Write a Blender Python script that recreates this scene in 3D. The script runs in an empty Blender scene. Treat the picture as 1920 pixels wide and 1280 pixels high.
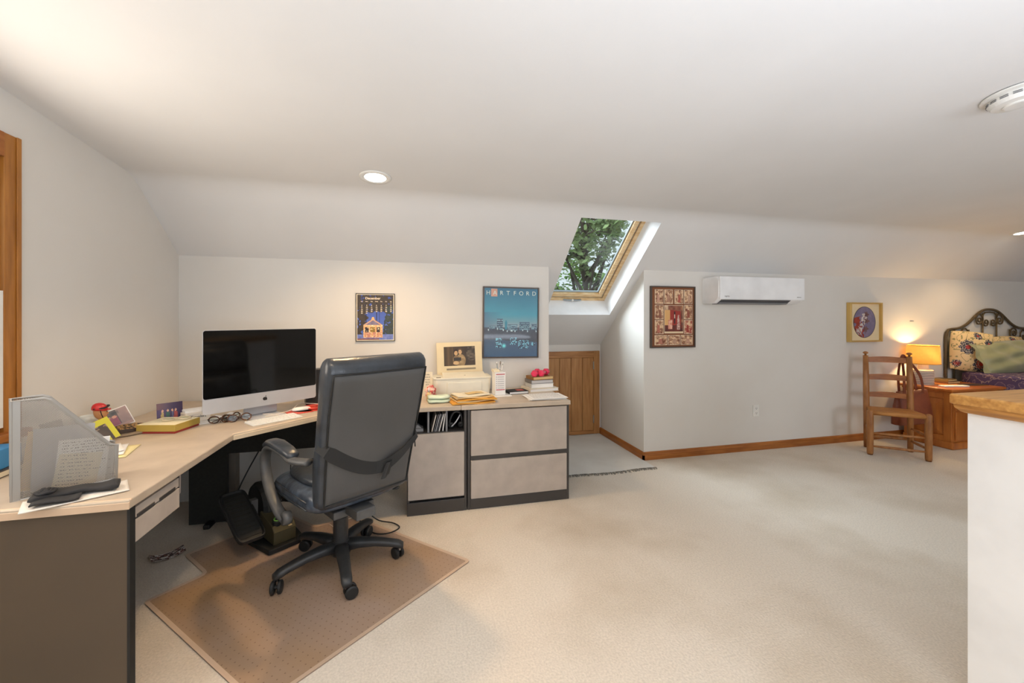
import bpy, bmesh, math, random
from mathutils import Vector, Matrix, Euler
random.seed(7)
SC = bpy.context.scene
COL = SC.collection
PI = math.pi
R = math.radians

# ------------------------------------------------------------------ helpers
def lin(c):
    r = []
    for v in c[:3]:
        v = v / 255.0
        r.append(v / 12.92 if v <= 0.04045 else ((v + 0.055) / 1.055) ** 2.4)
    return tuple(r)

def M(name, c, rough=0.5, metal=0.0, c2=None, vscale=4.0, stretch=(1, 1, 1), lo=0.35, hi=0.65,
      bump=0.0, bscale=60.0, spec=0.5, emit=None, estr=0.0, detail=4.0, coat=0.0, sheen=0.0):
    m = bpy.data.materials.new(name)
    m.use_nodes = True
    nt = m.node_tree
    b = nt.nodes['Principled BSDF']
    b.inputs['Base Color'].default_value = (*lin(c), 1)
    b.inputs['Roughness'].default_value = rough
    b.inputs['Metallic'].default_value = metal
    b.inputs['Specular IOR Level'].default_value = spec
    b.inputs['Coat Weight'].default_value = coat
    b.inputs['Sheen Weight'].default_value = sheen
    if emit:
        b.inputs['Emission Color'].default_value = (*lin(emit), 1)
        b.inputs['Emission Strength'].default_value = estr
    tc = nt.nodes.new('ShaderNodeTexCoord')
    mp = nt.nodes.new('ShaderNodeMapping')
    mp.inputs['Scale'].default_value = stretch
    nt.links.new(tc.outputs['Object'], mp.inputs['Vector'])
    if c2 is None:
        c2 = tuple(min(255, v * 1.05 + 2) for v in c)
    n = nt.nodes.new('ShaderNodeTexNoise')
    n.inputs['Scale'].default_value = vscale
    n.inputs['Detail'].default_value = detail
    nt.links.new(mp.outputs['Vector'], n.inputs['Vector'])
    cr = nt.nodes.new('ShaderNodeValToRGB')
    cr.color_ramp.elements[0].position = lo
    cr.color_ramp.elements[1].position = hi
    cr.color_ramp.elements[0].color = (*lin(c), 1)
    cr.color_ramp.elements[1].color = (*lin(c2), 1)
    nt.links.new(n.outputs['Fac'], cr.inputs['Fac'])
    nt.links.new(cr.outputs['Color'], b.inputs['Base Color'])
    if bump:
        n2 = nt.nodes.new('ShaderNodeTexNoise')
        n2.inputs['Scale'].default_value = bscale
        n2.inputs['Detail'].default_value = 3
        nt.links.new(tc.outputs['Object'], n2.inputs['Vector'])
        bp = nt.nodes.new('ShaderNodeBump')
        bp.inputs['Strength'].default_value = bump
        bp.inputs['Distance'].default_value = 0.01
        nt.links.new(n2.outputs['Fac'], bp.inputs['Height'])
        nt.links.new(bp.outputs['Normal'], b.inputs['Normal'])
    return m

def M_paint(name, rough=0.45, coat=0.0):
    m = bpy.data.materials.new(name)
    m.use_nodes = True
    nt = m.node_tree
    b = nt.nodes['Principled BSDF']
    b.inputs['Roughness'].default_value = rough
    b.inputs['Coat Weight'].default_value = coat
    b.inputs['Coat Roughness'].default_value = 0.05
    a = nt.nodes.new('ShaderNodeVertexColor')
    a.layer_name = 'Col'
    nt.links.new(a.outputs['Color'], b.inputs['Base Color'])
    return m

def box(bm, x0, x1, y0, y1, z0, z1, mi=0, mtx=None):
    vs = [bm.verts.new(Vector((x, y, z))) for x in (x0, x1) for y in (y0, y1) for z in (z0, z1)]
    if mtx is not None:
        for v in vs:
            v.co = mtx @ v.co
    for f in ((0, 1, 3, 2), (4, 6, 7, 5), (0, 4, 5, 1), (2, 3, 7, 6), (0, 2, 6, 4), (1, 5, 7, 3)):
        bm.faces.new([vs[i] for i in f]).material_index = mi
    return vs

def bx(x0, x1, y0, y1, z0, z1, mtx=None):
    bm = bmesh.new()
    box(bm, x0, x1, y0, y1, z0, z1, mtx=mtx)
    return bm

def prism(bm, poly, z0, z1, mi=0):
    a = [bm.verts.new((p[0], p[1], z0)) for p in poly]
    b = [bm.verts.new((p[0], p[1], z1)) for p in poly]
    n = len(poly)
    bm.faces.new(a[::-1]).material_index = mi
    bm.faces.new(b).material_index = mi
    for i in range(n):
        bm.faces.new([a[i], a[(i + 1) % n], b[(i + 1) % n], b[i]]).material_index = mi

def prism_x(bm, poly, x0, x1):
    """poly in (y,z), extruded along x"""
    a = [bm.verts.new((x0, p[0], p[1])) for p in poly]
    b = [bm.verts.new((x1, p[0], p[1])) for p in poly]
    n = len(poly)
    bm.faces.new(a)
    bm.faces.new(b[::-1])
    for i in range(n):
        bm.faces.new([a[i], b[i], b[(i + 1) % n], a[(i + 1) % n]])

def prism_y(bm, poly, y0, y1):
    """poly in (x,z), extruded along y"""
    a = [bm.verts.new((p[0], y0, p[1])) for p in poly]
    b = [bm.verts.new((p[0], y1, p[1])) for p in poly]
    n = len(poly)
    bm.faces.new(a[::-1])
    bm.faces.new(b)
    for i in range(n):
        bm.faces.new([a[i], a[(i + 1) % n], b[(i + 1) % n], b[i]])

def loft(bm, rings, cap=True, mi=0):
    vr = [[bm.verts.new(p) for p in r] for r in rings]
    n = len(vr[0])
    for a, b in zip(vr[:-1], vr[1:]):
        for i in range(n):
            bm.faces.new([a[i], a[(i + 1) % n], b[(i + 1) % n], b[i]]).material_index = mi
    if cap:
        bm.faces.new(vr[0][::-1]).material_index = mi
        bm.faces.new(vr[-1]).material_index = mi

def smooth_path(pts, n=6):
    """Catmull-Rom through pts"""
    P = [Vector(p) for p in pts]
    out = []
    for i in range(len(P) - 1):
        p0 = P[max(i - 1, 0)]; p1 = P[i]; p2 = P[i + 1]; p3 = P[min(i + 2, len(P) - 1)]
        for k in range(n):
            t = k / n
            out.append(0.5 * ((2 * p1) + (p2 - p0) * t + (2 * p0 - 5 * p1 + 4 * p2 - p3) * t * t + (3 * p1 - p0 - 3 * p2 + p3) * t ** 3))
    out.append(P[-1])
    return out

def tube(bm, pts, r, seg=8, closed=False, flat=None, side=None):
    """swept tube; flat = (a,b) elliptic half sizes with a along `side`"""
    P = [Vector(p) for p in pts]
    n = len(P)
    rings = []
    up = None
    for i in range(n):
        if closed:
            t = P[(i + 1) % n] - P[i - 1]
        else:
            t = P[min(i + 1, n - 1)] - P[max(i - 1, 0)]
        if t.length < 1e-9:
            t = Vector((0, 0, 1))
        t.normalize()
        if side is not None:
            s = Vector(side)
            s = (s - t * s.dot(t)).normalized()
        else:
            if up is None:
                up = Vector((0, 0, 1)) if abs(t.z) < 0.9 else Vector((1, 0, 0))
            s = up - t * up.dot(t)
            if s.length < 1e-6:
                s = t.orthogonal()
            s.normalize()
            up = s
        q = t.cross(s)
        rr = r[i] if isinstance(r, (list, tuple)) else r
        a, b = flat if flat else (rr, rr)
        rings.append([P[i] + s * (a * math.cos(2 * PI * k / seg)) + q * (b * math.sin(2 * PI * k / seg)) for k in range(seg)])
    if closed:
        rings.append(rings[0])
        vr = [[bm.verts.new(p) for p in rg] for rg in rings[:-1]]
        vr.append(vr[0])
        for a, b in zip(vr[:-1], vr[1:]):
            for i in range(seg):
                bm.faces.new([a[i], a[(i + 1) % seg], b[(i + 1) % seg], b[i]])
    else:
        loft(bm, rings)

def lathe(bm, prof, seg=24, c=(0, 0, 0), axis='z', ring=False):
    rings = []
    for r, h in prof:
        ring = []
        for k in range(seg):
            a = 2 * PI * k / seg
            p = (r * math.cos(a), r * math.sin(a), h)
            if axis == 'x':
                p = (p[2], p[0], p[1])
            elif axis == 'y':
                p = (p[0], p[2], p[1])
            ring.append(Vector(c) + Vector(p))
        rings.append(ring)
    if ring:
        loft(bm, rings + [rings[0]], cap=False)
        bmesh.ops.remove_doubles(bm, verts=bm.verts, dist=1e-6)
    else:
        loft(bm, rings)

def sring(w, t, n=4, seg=28):
    out = []
    for k in range(seg):
        a = 2 * PI * (k + 0.5) / seg
        ca, sa = math.cos(a), math.sin(a)
        out.append((w * math.copysign(abs(ca) ** (2 / n), ca), t * math.copysign(abs(sa) ** (2 / n), sa)))
    return out

def surf(bm, f, nu, nv, mi=0):
    g = [[bm.verts.new(f(i / nu, j / nv)) for j in range(nv + 1)] for i in range(nu + 1)]
    for i in range(nu):
        for j in range(nv):
            bm.faces.new([g[i][j], g[i + 1][j], g[i + 1][j + 1], g[i][j + 1]]).material_index = mi

def part(name, bm, m, parent=None, smooth=False, bev=0.0, loc=None, rot=None, label=None, sub=0, solid=0.0, fix=True):
    me = bpy.data.meshes.new(name)
    if fix:
        bmesh.ops.recalc_face_normals(bm, faces=bm.faces)
    bm.to_mesh(me)
    bm.free()
    for mm in (m if isinstance(m, (list, tuple)) else [m]):
        me.materials.append(mm)
    if smooth:
        for p in me.polygons:
            p.use_smooth = True
    o = bpy.data.objects.new(name, me)
    COL.objects.link(o)
    if parent:
        o.parent = parent
    if loc:
        o.location = loc
    if rot:
        o.rotation_euler = rot
    if solid:
        md = o.modifiers.new('s', 'SOLIDIFY'); md.thickness = solid; md.offset = 0
    if bev:
        md = o.modifiers.new('b', 'BEVEL'); md.width = bev; md.segments = 2; md.limit_method = 'ANGLE'; md.angle_limit = R(40)
    if sub:
        md = o.modifiers.new('d', 'SUBSURF'); md.levels = sub; md.render_levels = sub
    if label:
        o['label'] = label
    return o

def thing(name, label, cat, loc=(0, 0, 0), rz=0.0, group=None, rot=None):
    o = bpy.data.objects.new(name, None)
    o.empty_display_size = 0.1
    COL.objects.link(o)
    o.location = loc
    o.rotation_euler = rot if rot else (0, 0, rz)
    o['label'] = label
    o['category'] = cat
    if group:
        o['group'] = group
    return o

def single(name, bm, m, label, cat, loc=(0, 0, 0), rz=0.0, group=None, rot=None, **k):
    o = part(name, bm, m, None, loc=loc, rot=rot if rot else (0, 0, rz), **k)
    o['label'] = label
    o['category'] = cat
    if group:
        o['group'] = group
    return o

def struct(name, bm, m, **k):
    o = part(name, bm, m, None, **k)
    o['kind'] = 'structure'
    return o

def wrap(dst, src, rel, parent):
    pass

# painted flat panels: colour per cell -----------------------------------
def hsh(i, j, s=0):
    x = math.sin(i * 127.1 + j * 311.7 + s * 74.7) * 43758.5453
    return x - math.floor(x)

def vn(x, y, s=0):
    i, j = math.floor(x), math.floor(y)
    fx, fy = x - i, y - j
    fx = fx * fx * (3 - 2 * fx); fy = fy * fy * (3 - 2 * fy)
    a = hsh(i, j, s) * (1 - fx) + hsh(i + 1, j, s) * fx
    b = hsh(i, j + 1, s) * (1 - fx) + hsh(i + 1, j + 1, s) * fx
    return a * (1 - fy) + b * fy

def mixc(a, b, t):
    t = max(0, min(1, t))
    return tuple(x + (y - x) * t for x, y in zip(a, b))

def paint(name, w, h, nx, ny, fn, m, parent=None, shape=None, loc=None, rot=None):
    """panel in local xz plane facing -y; shape(s,t)->Vector bends it; fn(s,t) colour, t down"""
    verts, faces, cols = [], [], []
    for j in range(ny + 1):
        for i in range(nx + 1):
            s, t = i / nx, j / ny
            verts.append(shape(s, t) if shape else (-w / 2 + w * s, 0, h - h * t))
    for j in range(ny):
        for i in range(nx):
            a = j * (nx + 1) + i
            faces.append((a, a + nx + 1, a + nx + 2, a + 1))
            c = (*lin(fn((i + 0.5) / nx, (j + 0.5) / ny)), 1)
            cols.extend(c * 4)
    me = bpy.data.meshes.new(name)
    me.from_pydata(verts, [], faces)
    at = me.color_attributes.new('Col', 'FLOAT_COLOR', 'CORNER')
    at.data.foreach_set('color', cols)
    me.materials.append(m)
    me.update()
    o = bpy.data.objects.new(name, me)
    COL.objects.link(o)
    if parent: o.parent = parent
    if loc: o.location = loc
    if rot: o.rotation_euler = rot
    return o

def lettering(name, items, m, parent, loc=(0, 0, 0), rot=None, depth=0.0006, label=None):
    """items: (text,size,x,z,align[,bold]) in a local xz plane facing -y, joined in one mesh"""
    bm = bmesh.new()
    for it in items:
        body, size, x, z, al = it[:5]
        cu = bpy.data.curves.new('t', 'FONT')
        cu.body = body
        cu.size = size
        cu.align_x = al
        cu.align_y = 'CENTER'
        cu.extrude = depth
        cu.resolution_u = 3
        if len(it) > 5:
            cu.offset = it[5]
        if len(it) > 6:
            cu.space_character = it[6]
        ob = bpy.data.objects.new('t', cu)
        COL.objects.link(ob)
        dg = bpy.context.evaluated_depsgraph_get()
        me = bpy.data.meshes.new_from_object(ob.evaluated_get(dg))
        me.transform(Matrix.Translation((x, 0, z)) @ Matrix.Rotation(PI / 2, 4, 'X'))
        bm.from_mesh(me)
        bpy.data.objects.remove(ob)
        bpy.data.curves.remove(cu)
        bpy.data.meshes.remove(me)
    return part(name, bm, m, parent, loc=loc, rot=rot, label=label, fix=False)

# ------------------------------------------------------------------ materials
m_wall = M('wall_paint', (222, 217, 209), 0.9, c2=(225, 221, 214), vscale=2, bump=0.03, bscale=180, spec=0.2)
m_ceil = M('ceiling_paint', (222, 220, 217), 0.92, c2=(226, 224, 221), vscale=1.5, bump=0.03, bscale=150, spec=0.2)
m_trimwhite = M('white_reveal', (238, 239, 240), 0.7)
m_pine = M('stained_pine', (180, 118, 48), 0.42, c2=(144, 88, 28), vscale=5, stretch=(8, 8, 0.9), lo=0.3, hi=0.75, bump=0.05, bscale=40)
m_pine_x = M('stained_pine_board', (174, 108, 46), 0.42, c2=(136, 76, 26), vscale=5, stretch=(0.9, 8, 8), lo=0.3, hi=0.75, bump=0.05, bscale=40)
m_pine_y = M('stained_pine_rail', (174, 108, 46), 0.42, c2=(136, 76, 26), vscale=5, stretch=(8, 0.9, 8), lo=0.3, hi=0.75, bump=0.05, bscale=40)
m_doorpine = M('knotty_pine', (190, 138, 82), 0.5, c2=(158, 104, 54), vscale=6, stretch=(7, 7, 0.7), lo=0.3, hi=0.75)
m_knot = M('knot_dark', (92, 52, 28), 0.6)
m_oak = M('golden_oak', (206, 150, 82), 0.4, c2=(156, 102, 46), vscale=5, stretch=(1.2, 1.2, 22), lo=0.32, hi=0.72, bump=0.05, bscale=60)
m_oaktop = M('golden_oak_top', (214, 160, 88), 0.35, c2=(166, 110, 50), vscale=4, stretch=(1.0, 14, 14), lo=0.32, hi=0.74, bump=0.05, bscale=60)
m_blond = M('blond_window_wood', (236, 208, 162), 0.4, c2=(212, 172, 118), vscale=5, stretch=(2, 8, 2))
m_alu = M('grey_aluminium', (150, 158, 162), 0.4, 0.6)
m_laminate = M('beige_laminate', (196, 180, 160), 0.34, c2=(180, 164, 145), vscale=7, stretch=(1, 1, 1), bump=0.0)
m_edge = M('cream_edge', (222, 202, 172), 0.4)
m_drawer = M('taupe_drawer_face', (186, 174, 162), 0.55, c2=(173, 161, 150), vscale=9, detail=6, bump=0.03, bscale=80)
m_charcoal = M('charcoal_metal', (66, 63, 61), 0.45, 0.2)
m_brownpanel = M('brown_laminate', (92, 77, 60), 0.5, c2=(84, 71, 57), vscale=1.6, bump=0.02, bscale=250)
m_black = M('black_panel', (24, 24, 21), 0.65, c2=(34, 34, 30), vscale=60)
m_greypost = M('grey_post', (128, 120, 110), 0.5)
m_plastic = M('black_plastic', (42, 43, 44), 0.42, c2=(50, 51, 52), vscale=30)
m_plastic2 = M('matte_black_plastic', (26, 27, 27), 0.55)
m_leather = M('black_leather', (44, 48, 53), 0.3, c2=(58, 64, 72), vscale=10, bump=0.12, bscale=70, spec=0.6)  # bluish tint in the base colour imitates window sheen
m_leather2 = M('grey_vinyl_back', (74, 74, 74), 0.5, c2=(82, 82, 82), vscale=3, bump=0.04, bscale=120)
m_leather_soft = M('blue_sheen_leather', (44, 50, 60), 0.32, c2=(84, 95, 110), vscale=16, bump=0.35, bscale=26, spec=0.6)  # pale blue mottling puts the daylight sheen into the colour
m_armgrey = M('grey_arm_plastic', (76, 77, 78), 0.4, c2=(88, 88, 87), vscale=20)
m_webbing = M('black_webbing', (36, 36, 36), 0.75, bump=0.1, bscale=300)
m_steel = M('steel', (190, 190, 190), 0.25, 1.0)
m_silver = M('silver_aluminium', (203, 203, 206), 0.35, 0.35)
m_screen = M('black_glass', (9, 9, 9), 0.06, c2=(12, 12, 12), spec=0.5)
m_white = M('white_plastic', (226, 224, 218), 0.4)
m_paper = M('paper_white', (236, 233, 228), 0.8)
m_paper2 = M('paper_cream', (226, 214, 188), 0.8)
m_ink = M('black_ink', (32, 30, 30), 0.7)
m_greyink = M('grey_ink', (120, 112, 104), 0.8)
m_red = M('red_plastic', (206, 66, 48), 0.4)
m_pink = M('pink_vinyl', (226, 54, 92), 0.35)
m_gold = M('gold_card', (178, 152, 72), 0.42, 0.15)
m_goldtop = M('cream_card', (224, 212, 176), 0.6)
m_maroon = M('maroon_card', (140, 40, 36), 0.5)
m_amber = M('manila_amber', (214, 152, 56), 0.7)
m_manila = M('manila_paper', (218, 186, 132), 0.75)
m_green = M('pale_green_cloth', (204, 216, 192), 0.9, bump=0.2, bscale=60)
m_printer = M('ivory_plastic', (226, 220, 202), 0.42)
m_printer2 = M('ivory_shadow', (196, 190, 172), 0.5)
m_pic = M_paint('printed_picture', 0.5)
m_picgloss = M_paint('printed_picture_under_glass', 0.35, coat=0.8)
m_frameblack = M('black_frame', (44, 40, 38), 0.4)
m_framebrown = M('dark_bronze_frame', (78, 66, 58), 0.4, 0.2)
m_framegold = M('gold_frame', (206, 172, 104), 0.35, 0.5)
m_mat = M('cream_mat', (226, 208, 170), 0.8)
m_ac = M('ac_white', (232, 231, 230), 0.35)
m_acdark = M('ac_outlet_dark', (78, 78, 80), 0.5)
m_acgrey = M('ac_vane', (120, 120, 122), 0.45)
m_ladder = M('worn_maple', (178, 122, 68), 0.42, c2=(140, 88, 44), vscale=6, stretch=(5, 5, 1.2), lo=0.3, hi=0.7)
m_ladderseat = M('woven_splint_seat', (196, 136, 72), 0.6, c2=(160, 104, 50), vscale=8, stretch=(1, 9, 1), bump=0.2, bscale=60)
m_bag = M('brown_leather_bag', (150, 80, 50), 0.42, c2=(124, 62, 38), vscale=6, bump=0.1, bscale=50)
m_chest = M('honey_pine', (192, 118, 50), 0.36, c2=(158, 86, 32), vscale=4, stretch=(6, 6, 1.0), lo=0.3, hi=0.75)
m_chesttop = M('honey_pine_top', (200, 120, 52), 0.3, c2=(166, 88, 34), vscale=4, stretch=(1, 7, 7), lo=0.3, hi=0.75)
m_iron = M('bronze_iron', (98, 82, 56), 0.5, 0.4)
m_lampbase = M('lamp_ceramic', (214, 206, 192), 0.5)
m_lampstripe = M('lamp_grey_stripe', (104, 106, 116), 0.6)
m_sage = M('sage_satin', (160, 160, 118), 0.4, c2=(146, 147, 108), vscale=6, bump=0.06, bscale=20, sheen=0.3)
m_sagepale = M('yellow_green_cloth', (206, 196, 122), 0.75)
m_peach = M('peach_lining', (206, 172, 138), 0.7)
m_shade = M('amber_lamp_shade', (236, 190, 96), 0.8, emit=(255, 190, 80), estr=0.3, c2=(228, 178, 84), vscale=40)
def translucent(m, k):
    nt = m.node_tree; b = nt.nodes['Principled BSDF']; out = nt.nodes['Material Output']
    t = nt.nodes.new('ShaderNodeBsdfTranslucent'); t.inputs[0].default_value = (*lin((255, 236, 190)), 1)
    mx = nt.nodes.new('ShaderNodeMixShader'); mx.inputs[0].default_value = k
    nt.links.new(b.outputs[0], mx.inputs[1]); nt.links.new(t.outputs[0], mx.inputs[2]); nt.links.new(mx.outputs[0], out.inputs['Surface'])
translucent(m_shade, 0.4)
m_bulb = M('glowing_disc', (255, 250, 240), 0.5, emit=(255, 248, 232), estr=9.0)
m_leaf = M('dark_leaves', (78, 98, 58), 0.6, c2=(116, 134, 82), vscale=1.2)  # leaf colour lightened to grey-green to stand in for haze
m_leaf2 = M('bright_leaves', (104, 150, 62), 0.6, c2=(150, 186, 92), vscale=1.5)
m_bark = M('bark', (52, 44, 36), 0.9)
m_blue = M('blue_card', (46, 128, 186), 0.5)
m_tortoise = M('tortoiseshell', (52, 28, 20), 0.25, c2=(124, 76, 36), vscale=60, lo=0.45, hi=0.7)
m_skin = M('painted_skin', (196, 140, 92), 0.5)
m_helmet = M('red_helmet', (196, 40, 40), 0.35)
m_clearcord = M('white_cord', (224, 214, 200), 0.5)
m_blackcloth = M('black_cotton', (38, 37, 38), 0.85, c2=(50, 49, 50), vscale=20, bump=0.2, bscale=40)
m_floral_band = M('white_print_cloth', (232, 226, 218), 0.85)
m_yellow = M('yellow_card', (208, 200, 44), 0.6)
m_foliage_tray = M('cork_mosaic', (74, 58, 40), 0.6, c2=(196, 150, 90), vscale=90, lo=0.45, hi=0.6)
m_glassjar = M('frosted_glass', (214, 218, 214), 0.15)
m_olive = M('olive_metal', (80, 72, 48), 0.5, 0.2)
m_greenlight = M('green_ring', (110, 170, 70), 0.4)
m_rugfray = M('frayed_edge', (150, 146, 136), 0.95, c2=(96, 92, 84), vscale=120)

def carpet():
    m = M('cream_carpet', (224, 214, 200), 0.95, c2=(200, 186, 167), vscale=1.3, lo=0.46, hi=0.74, spec=0.1, detail=6)
    nt = m.node_tree
    b = nt.nodes['Principled BSDF']
    tc = [n for n in nt.nodes if n.type == 'TEX_COORD'][0]
    cr = [n for n in nt.nodes if n.type == 'VALTORGB'][0]
    n = nt.nodes.new('ShaderNodeTexNoise'); n.inputs['Scale'].default_value = 110; n.inputs['Detail'].default_value = 2
    nt.links.new(tc.outputs['Object'], n.inputs['Vector'])
    mr = nt.nodes.new('ShaderNodeMapRange'); mr.inputs[3].default_value = 0.74; mr.inputs[4].default_value = 1.16
    nt.links.new(n.outputs['Fac'], mr.inputs[0])
    mx = nt.nodes.new('ShaderNodeMix'); mx.data_type = 'RGBA'; mx.blend_type = 'MULTIPLY'; mx.inputs[0].default_value = 1
    nt.links.new(cr.outputs['Color'], mx.inputs[6]); nt.links.new(mr.outputs[0], mx.inputs[7])
    nt.links.new(mx.outputs[2], b.inputs['Base Color'])
    bp = nt.nodes.new('ShaderNodeBump'); bp.inputs['Strength'].default_value = 0.5; bp.inputs['Distance'].default_value = 0.006
    nt.links.new(n.outputs['Fac'], bp.inputs['Height']); nt.links.new(bp.outputs['Normal'], b.inputs['Normal'])
    return m
m_carpet = carpet()
m_rug = M('pale_carpet_remnant', (222, 220, 214), 0.95, c2=(212, 209, 202), vscale=3, bump=0.3, bscale=200, spec=0.1)

def dotted_mat():
    m = M('brown_vinyl_mat', (168, 146, 130), 0.3, c2=(164, 134, 102), vscale=1.6, lo=0.4, hi=0.66, spec=0.4)  # amber part of the colour stands in for warm reflected light
    nt = m.node_tree
    b = nt.nodes['Principled BSDF']
    tc = [n for n in nt.nodes if n.type == 'TEX_COORD'][0]
    cr = [n for n in nt.nodes if n.type == 'VALTORGB'][0]
    mp = nt.nodes.new('ShaderNodeMapping'); mp.inputs['Rotation'].default_value = (0, 0, R(42)); mp.inputs['Scale'].default_value = (32, 32, 0)
    nt.links.new(tc.outputs['Object'], mp.inputs['Vector'])
    fr = nt.nodes.new('ShaderNodeVectorMath'); fr.operation = 'FRACTION'
    nt.links.new(mp.outputs['Vector'], fr.inputs[0])
    ds = nt.nodes.new('ShaderNodeVectorMath'); ds.operation = 'DISTANCE'; ds.inputs[1].default_value = (0.5, 0.5, 0)
    nt.links.new(fr.outputs[0], ds.inputs[0])
    lt = nt.nodes.new('ShaderNodeMath'); lt.operation = 'LESS_THAN'; lt.inputs[1].default_value = 0.1
    nt.links.new(ds.outputs['Value'], lt.inputs[0])
    mu = nt.nodes.new('ShaderNodeMath'); mu.operation = 'MULTIPLY'; mu.inputs[1].default_value = 0.5
    nt.links.new(lt.outputs[0], mu.inputs[0])
    mx = nt.nodes.new('ShaderNodeMix'); mx.data_type = 'RGBA'
    mx.inputs[7].default_value = (*lin((96, 66, 48)), 1)
    nt.links.new(mu.outputs[0], mx.inputs[0]); nt.links.new(cr.outputs['Color'], mx.inputs[6])
    nt.links.new(mx.outputs[2], b.inputs['Base Color'])
    return m
m_chairmat = dotted_mat()
m_chairmat_edge = M('brown_vinyl_edge', (196, 172, 150), 0.3)

def mesh_metal():
    m = bpy.data.materials.new('silver_wire_mesh'); m.use_nodes = True
    nt = m.node_tree; b = nt.nodes['Principled BSDF']; out = nt.nodes['Material Output']
    b.inputs['Base Color'].default_value = (*lin((160, 154, 146)), 1); b.inputs['Metallic'].default_value = 0.3; b.inputs['Roughness'].default_value = 0.4
    tc = nt.nodes.new('ShaderNodeTexCoord'); mp = nt.nodes.new('ShaderNodeMapping')
    mp.inputs['Rotation'].default_value = (0, R(45), 0); mp.inputs['Scale'].default_value = (240, 0, 240)
    nt.links.new(tc.outputs['Object'], mp.inputs['Vector'])
    fr = nt.nodes.new('ShaderNodeVectorMath'); fr.operation = 'FRACTION'; nt.links.new(mp.outputs['Vector'], fr.inputs[0])
    sp = nt.nodes.new('ShaderNodeSeparateXYZ'); nt.links.new(fr.outputs[0], sp.inputs[0])
    g1 = nt.nodes.new('ShaderNodeMath'); g1.operation = 'GREATER_THAN'; g1.inputs[1].default_value = 0.36; nt.links.new(sp.outputs['X'], g1.inputs[0])
    g2 = nt.nodes.new('ShaderNodeMath'); g2.operation = 'GREATER_THAN'; g2.inputs[1].default_value = 0.36; nt.links.new(sp.outputs['Z'], g2.inputs[0])
    mu = nt.nodes.new('ShaderNodeMath'); mu.operation = 'MULTIPLY'; nt.links.new(g1.outputs[0], mu.inputs[0]); nt.links.new(g2.outputs[0], mu.inputs[1])
    tr = nt.nodes.new('ShaderNodeBsdfTransparent'); mx = nt.nodes.new('ShaderNodeMixShader')
    nt.links.new(mu.outputs[0], mx.inputs[0]); nt.links.new(b.outputs[0], mx.inputs[1]); nt.links.new(tr.outputs[0], mx.inputs[2])
    nt.links.new(mx.outputs[0], out.inputs['Surface'])
    return m
m_wire = mesh_metal()
m_filerim = M('file_rim_metal', (158, 155, 150), 0.38, 0.5)

def pane_glass(name='window_glass'):
    m = bpy.data.materials.new(name); m.use_nodes = True
    nt = m.node_tree; out = nt.nodes['Material Output']; nt.nodes.remove(nt.nodes['Principled BSDF'])
    tr = nt.nodes.new('ShaderNodeBsdfTransparent'); tr.inputs[0].default_value = (0.94, 0.97, 0.96, 1)
    gl = nt.nodes.new('ShaderNodeBsdfGlossy'); gl.inputs['Roughness'].default_value = 0.02
    mx = nt.nodes.new('ShaderNodeMixShader'); mx.inputs[0].default_value = 0.05
    nt.links.new(tr.outputs[0], mx.inputs[1]); nt.links.new(gl.outputs[0], mx.inputs[2])
    nt.links.new(mx.outputs[0], out.inputs['Surface'])
    return m
m_glass = pane_glass()

def pattern(name, base, cols, scale, rough=0.75):
    """printed cloth: voronoi blotches + noise"""
    m = M(name, base, rough)
    nt = m.node_tree; b = nt.nodes['Principled BSDF']
    tc = [n for n in nt.nodes if n.type == 'TEX_COORD'][0]
    ns = nt.nodes.new('ShaderNodeTexNoise'); ns.inputs['Scale'].default_value = scale * 2; ns.inputs['Detail'].default_value = 3
    nt.links.new(tc.outputs['Object'], ns.inputs['Vector'])
    ad = nt.nodes.new('ShaderNodeVectorMath'); ad.operation = 'MULTIPLY_ADD'; ad.inputs[1].default_value = (0.12, 0.12, 0.12)
    nt.links.new(ns.outputs['Color'], ad.inputs[0]); nt.links.new(tc.outputs['Object'], ad.inputs[2])
    vo = nt.nodes.new('ShaderNodeTexVoronoi'); vo.inputs['Scale'].default_value = scale
    nt.links.new(ad.outputs[0], vo.inputs['Vector'])
    cr = nt.nodes.new('ShaderNodeValToRGB'); cr.color_ramp.interpolation = 'CONSTANT'
    el = cr.color_ramp.elements
    while len(el) < len(cols):
        el.new(0.5)
    for i, (p, c) in enumerate(cols):
        el[i].position = p; el[i].color = (*lin(c), 1)
    nt.links.new(vo.outputs['Distance'], cr.inputs['Fac']); nt.links.new(cr.outputs['Color'], b.inputs['Base Color'])
    return m
m_floral = pattern('floral_print', (228, 196, 140), [(0.0, (164, 46, 40)), (0.13, (40, 34, 48)), (0.21, (232, 222, 202)), (0.27, (40, 34, 48)), (0.42, (228, 200, 150)), (0.60, (150, 140, 90)), (0.65, (228, 200, 150))], 7.5)
m_quilt = pattern('purple_fern_quilt', (88, 72, 104), [(0.0, (168, 148, 138)), (0.12, (88, 72, 104)), (0.3, (128, 108, 124)), (0.36, (78, 64, 98)), (0.62, (150, 130, 130)), (0.68, (84, 70, 104))], 8, 0.85)

# ------------------------------------------------------------------ dimensions of the room
XL, XR = -1.656, 8.3
YB, YR = 3.478, -2.6
NX0, NX1, NY = 1.185, 2.133, 4.40          # niche
SX0, SX1, SY0, SY1 = 1.316, 2.04, 3.056, 3.988   # skylight opening in the slope
SL = 0.824
def zs(y): return 1.80 + (YB - y) * SL
def zc(y):
    if y >= 2.975: return zs(y)
    return 2.2145 + (2.975 - y) * 0.10

# floor
bm = bmesh.new()
box(bm, XL - 0.1, XR + 0.1, YR - 0.1, YB, -0.1, 0)
box(bm, NX0 - 0.05, NX1 + 0.05, YB, NY + 0.05, -0.1, 0)
struct('floor', bm, m_carpet)

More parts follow.
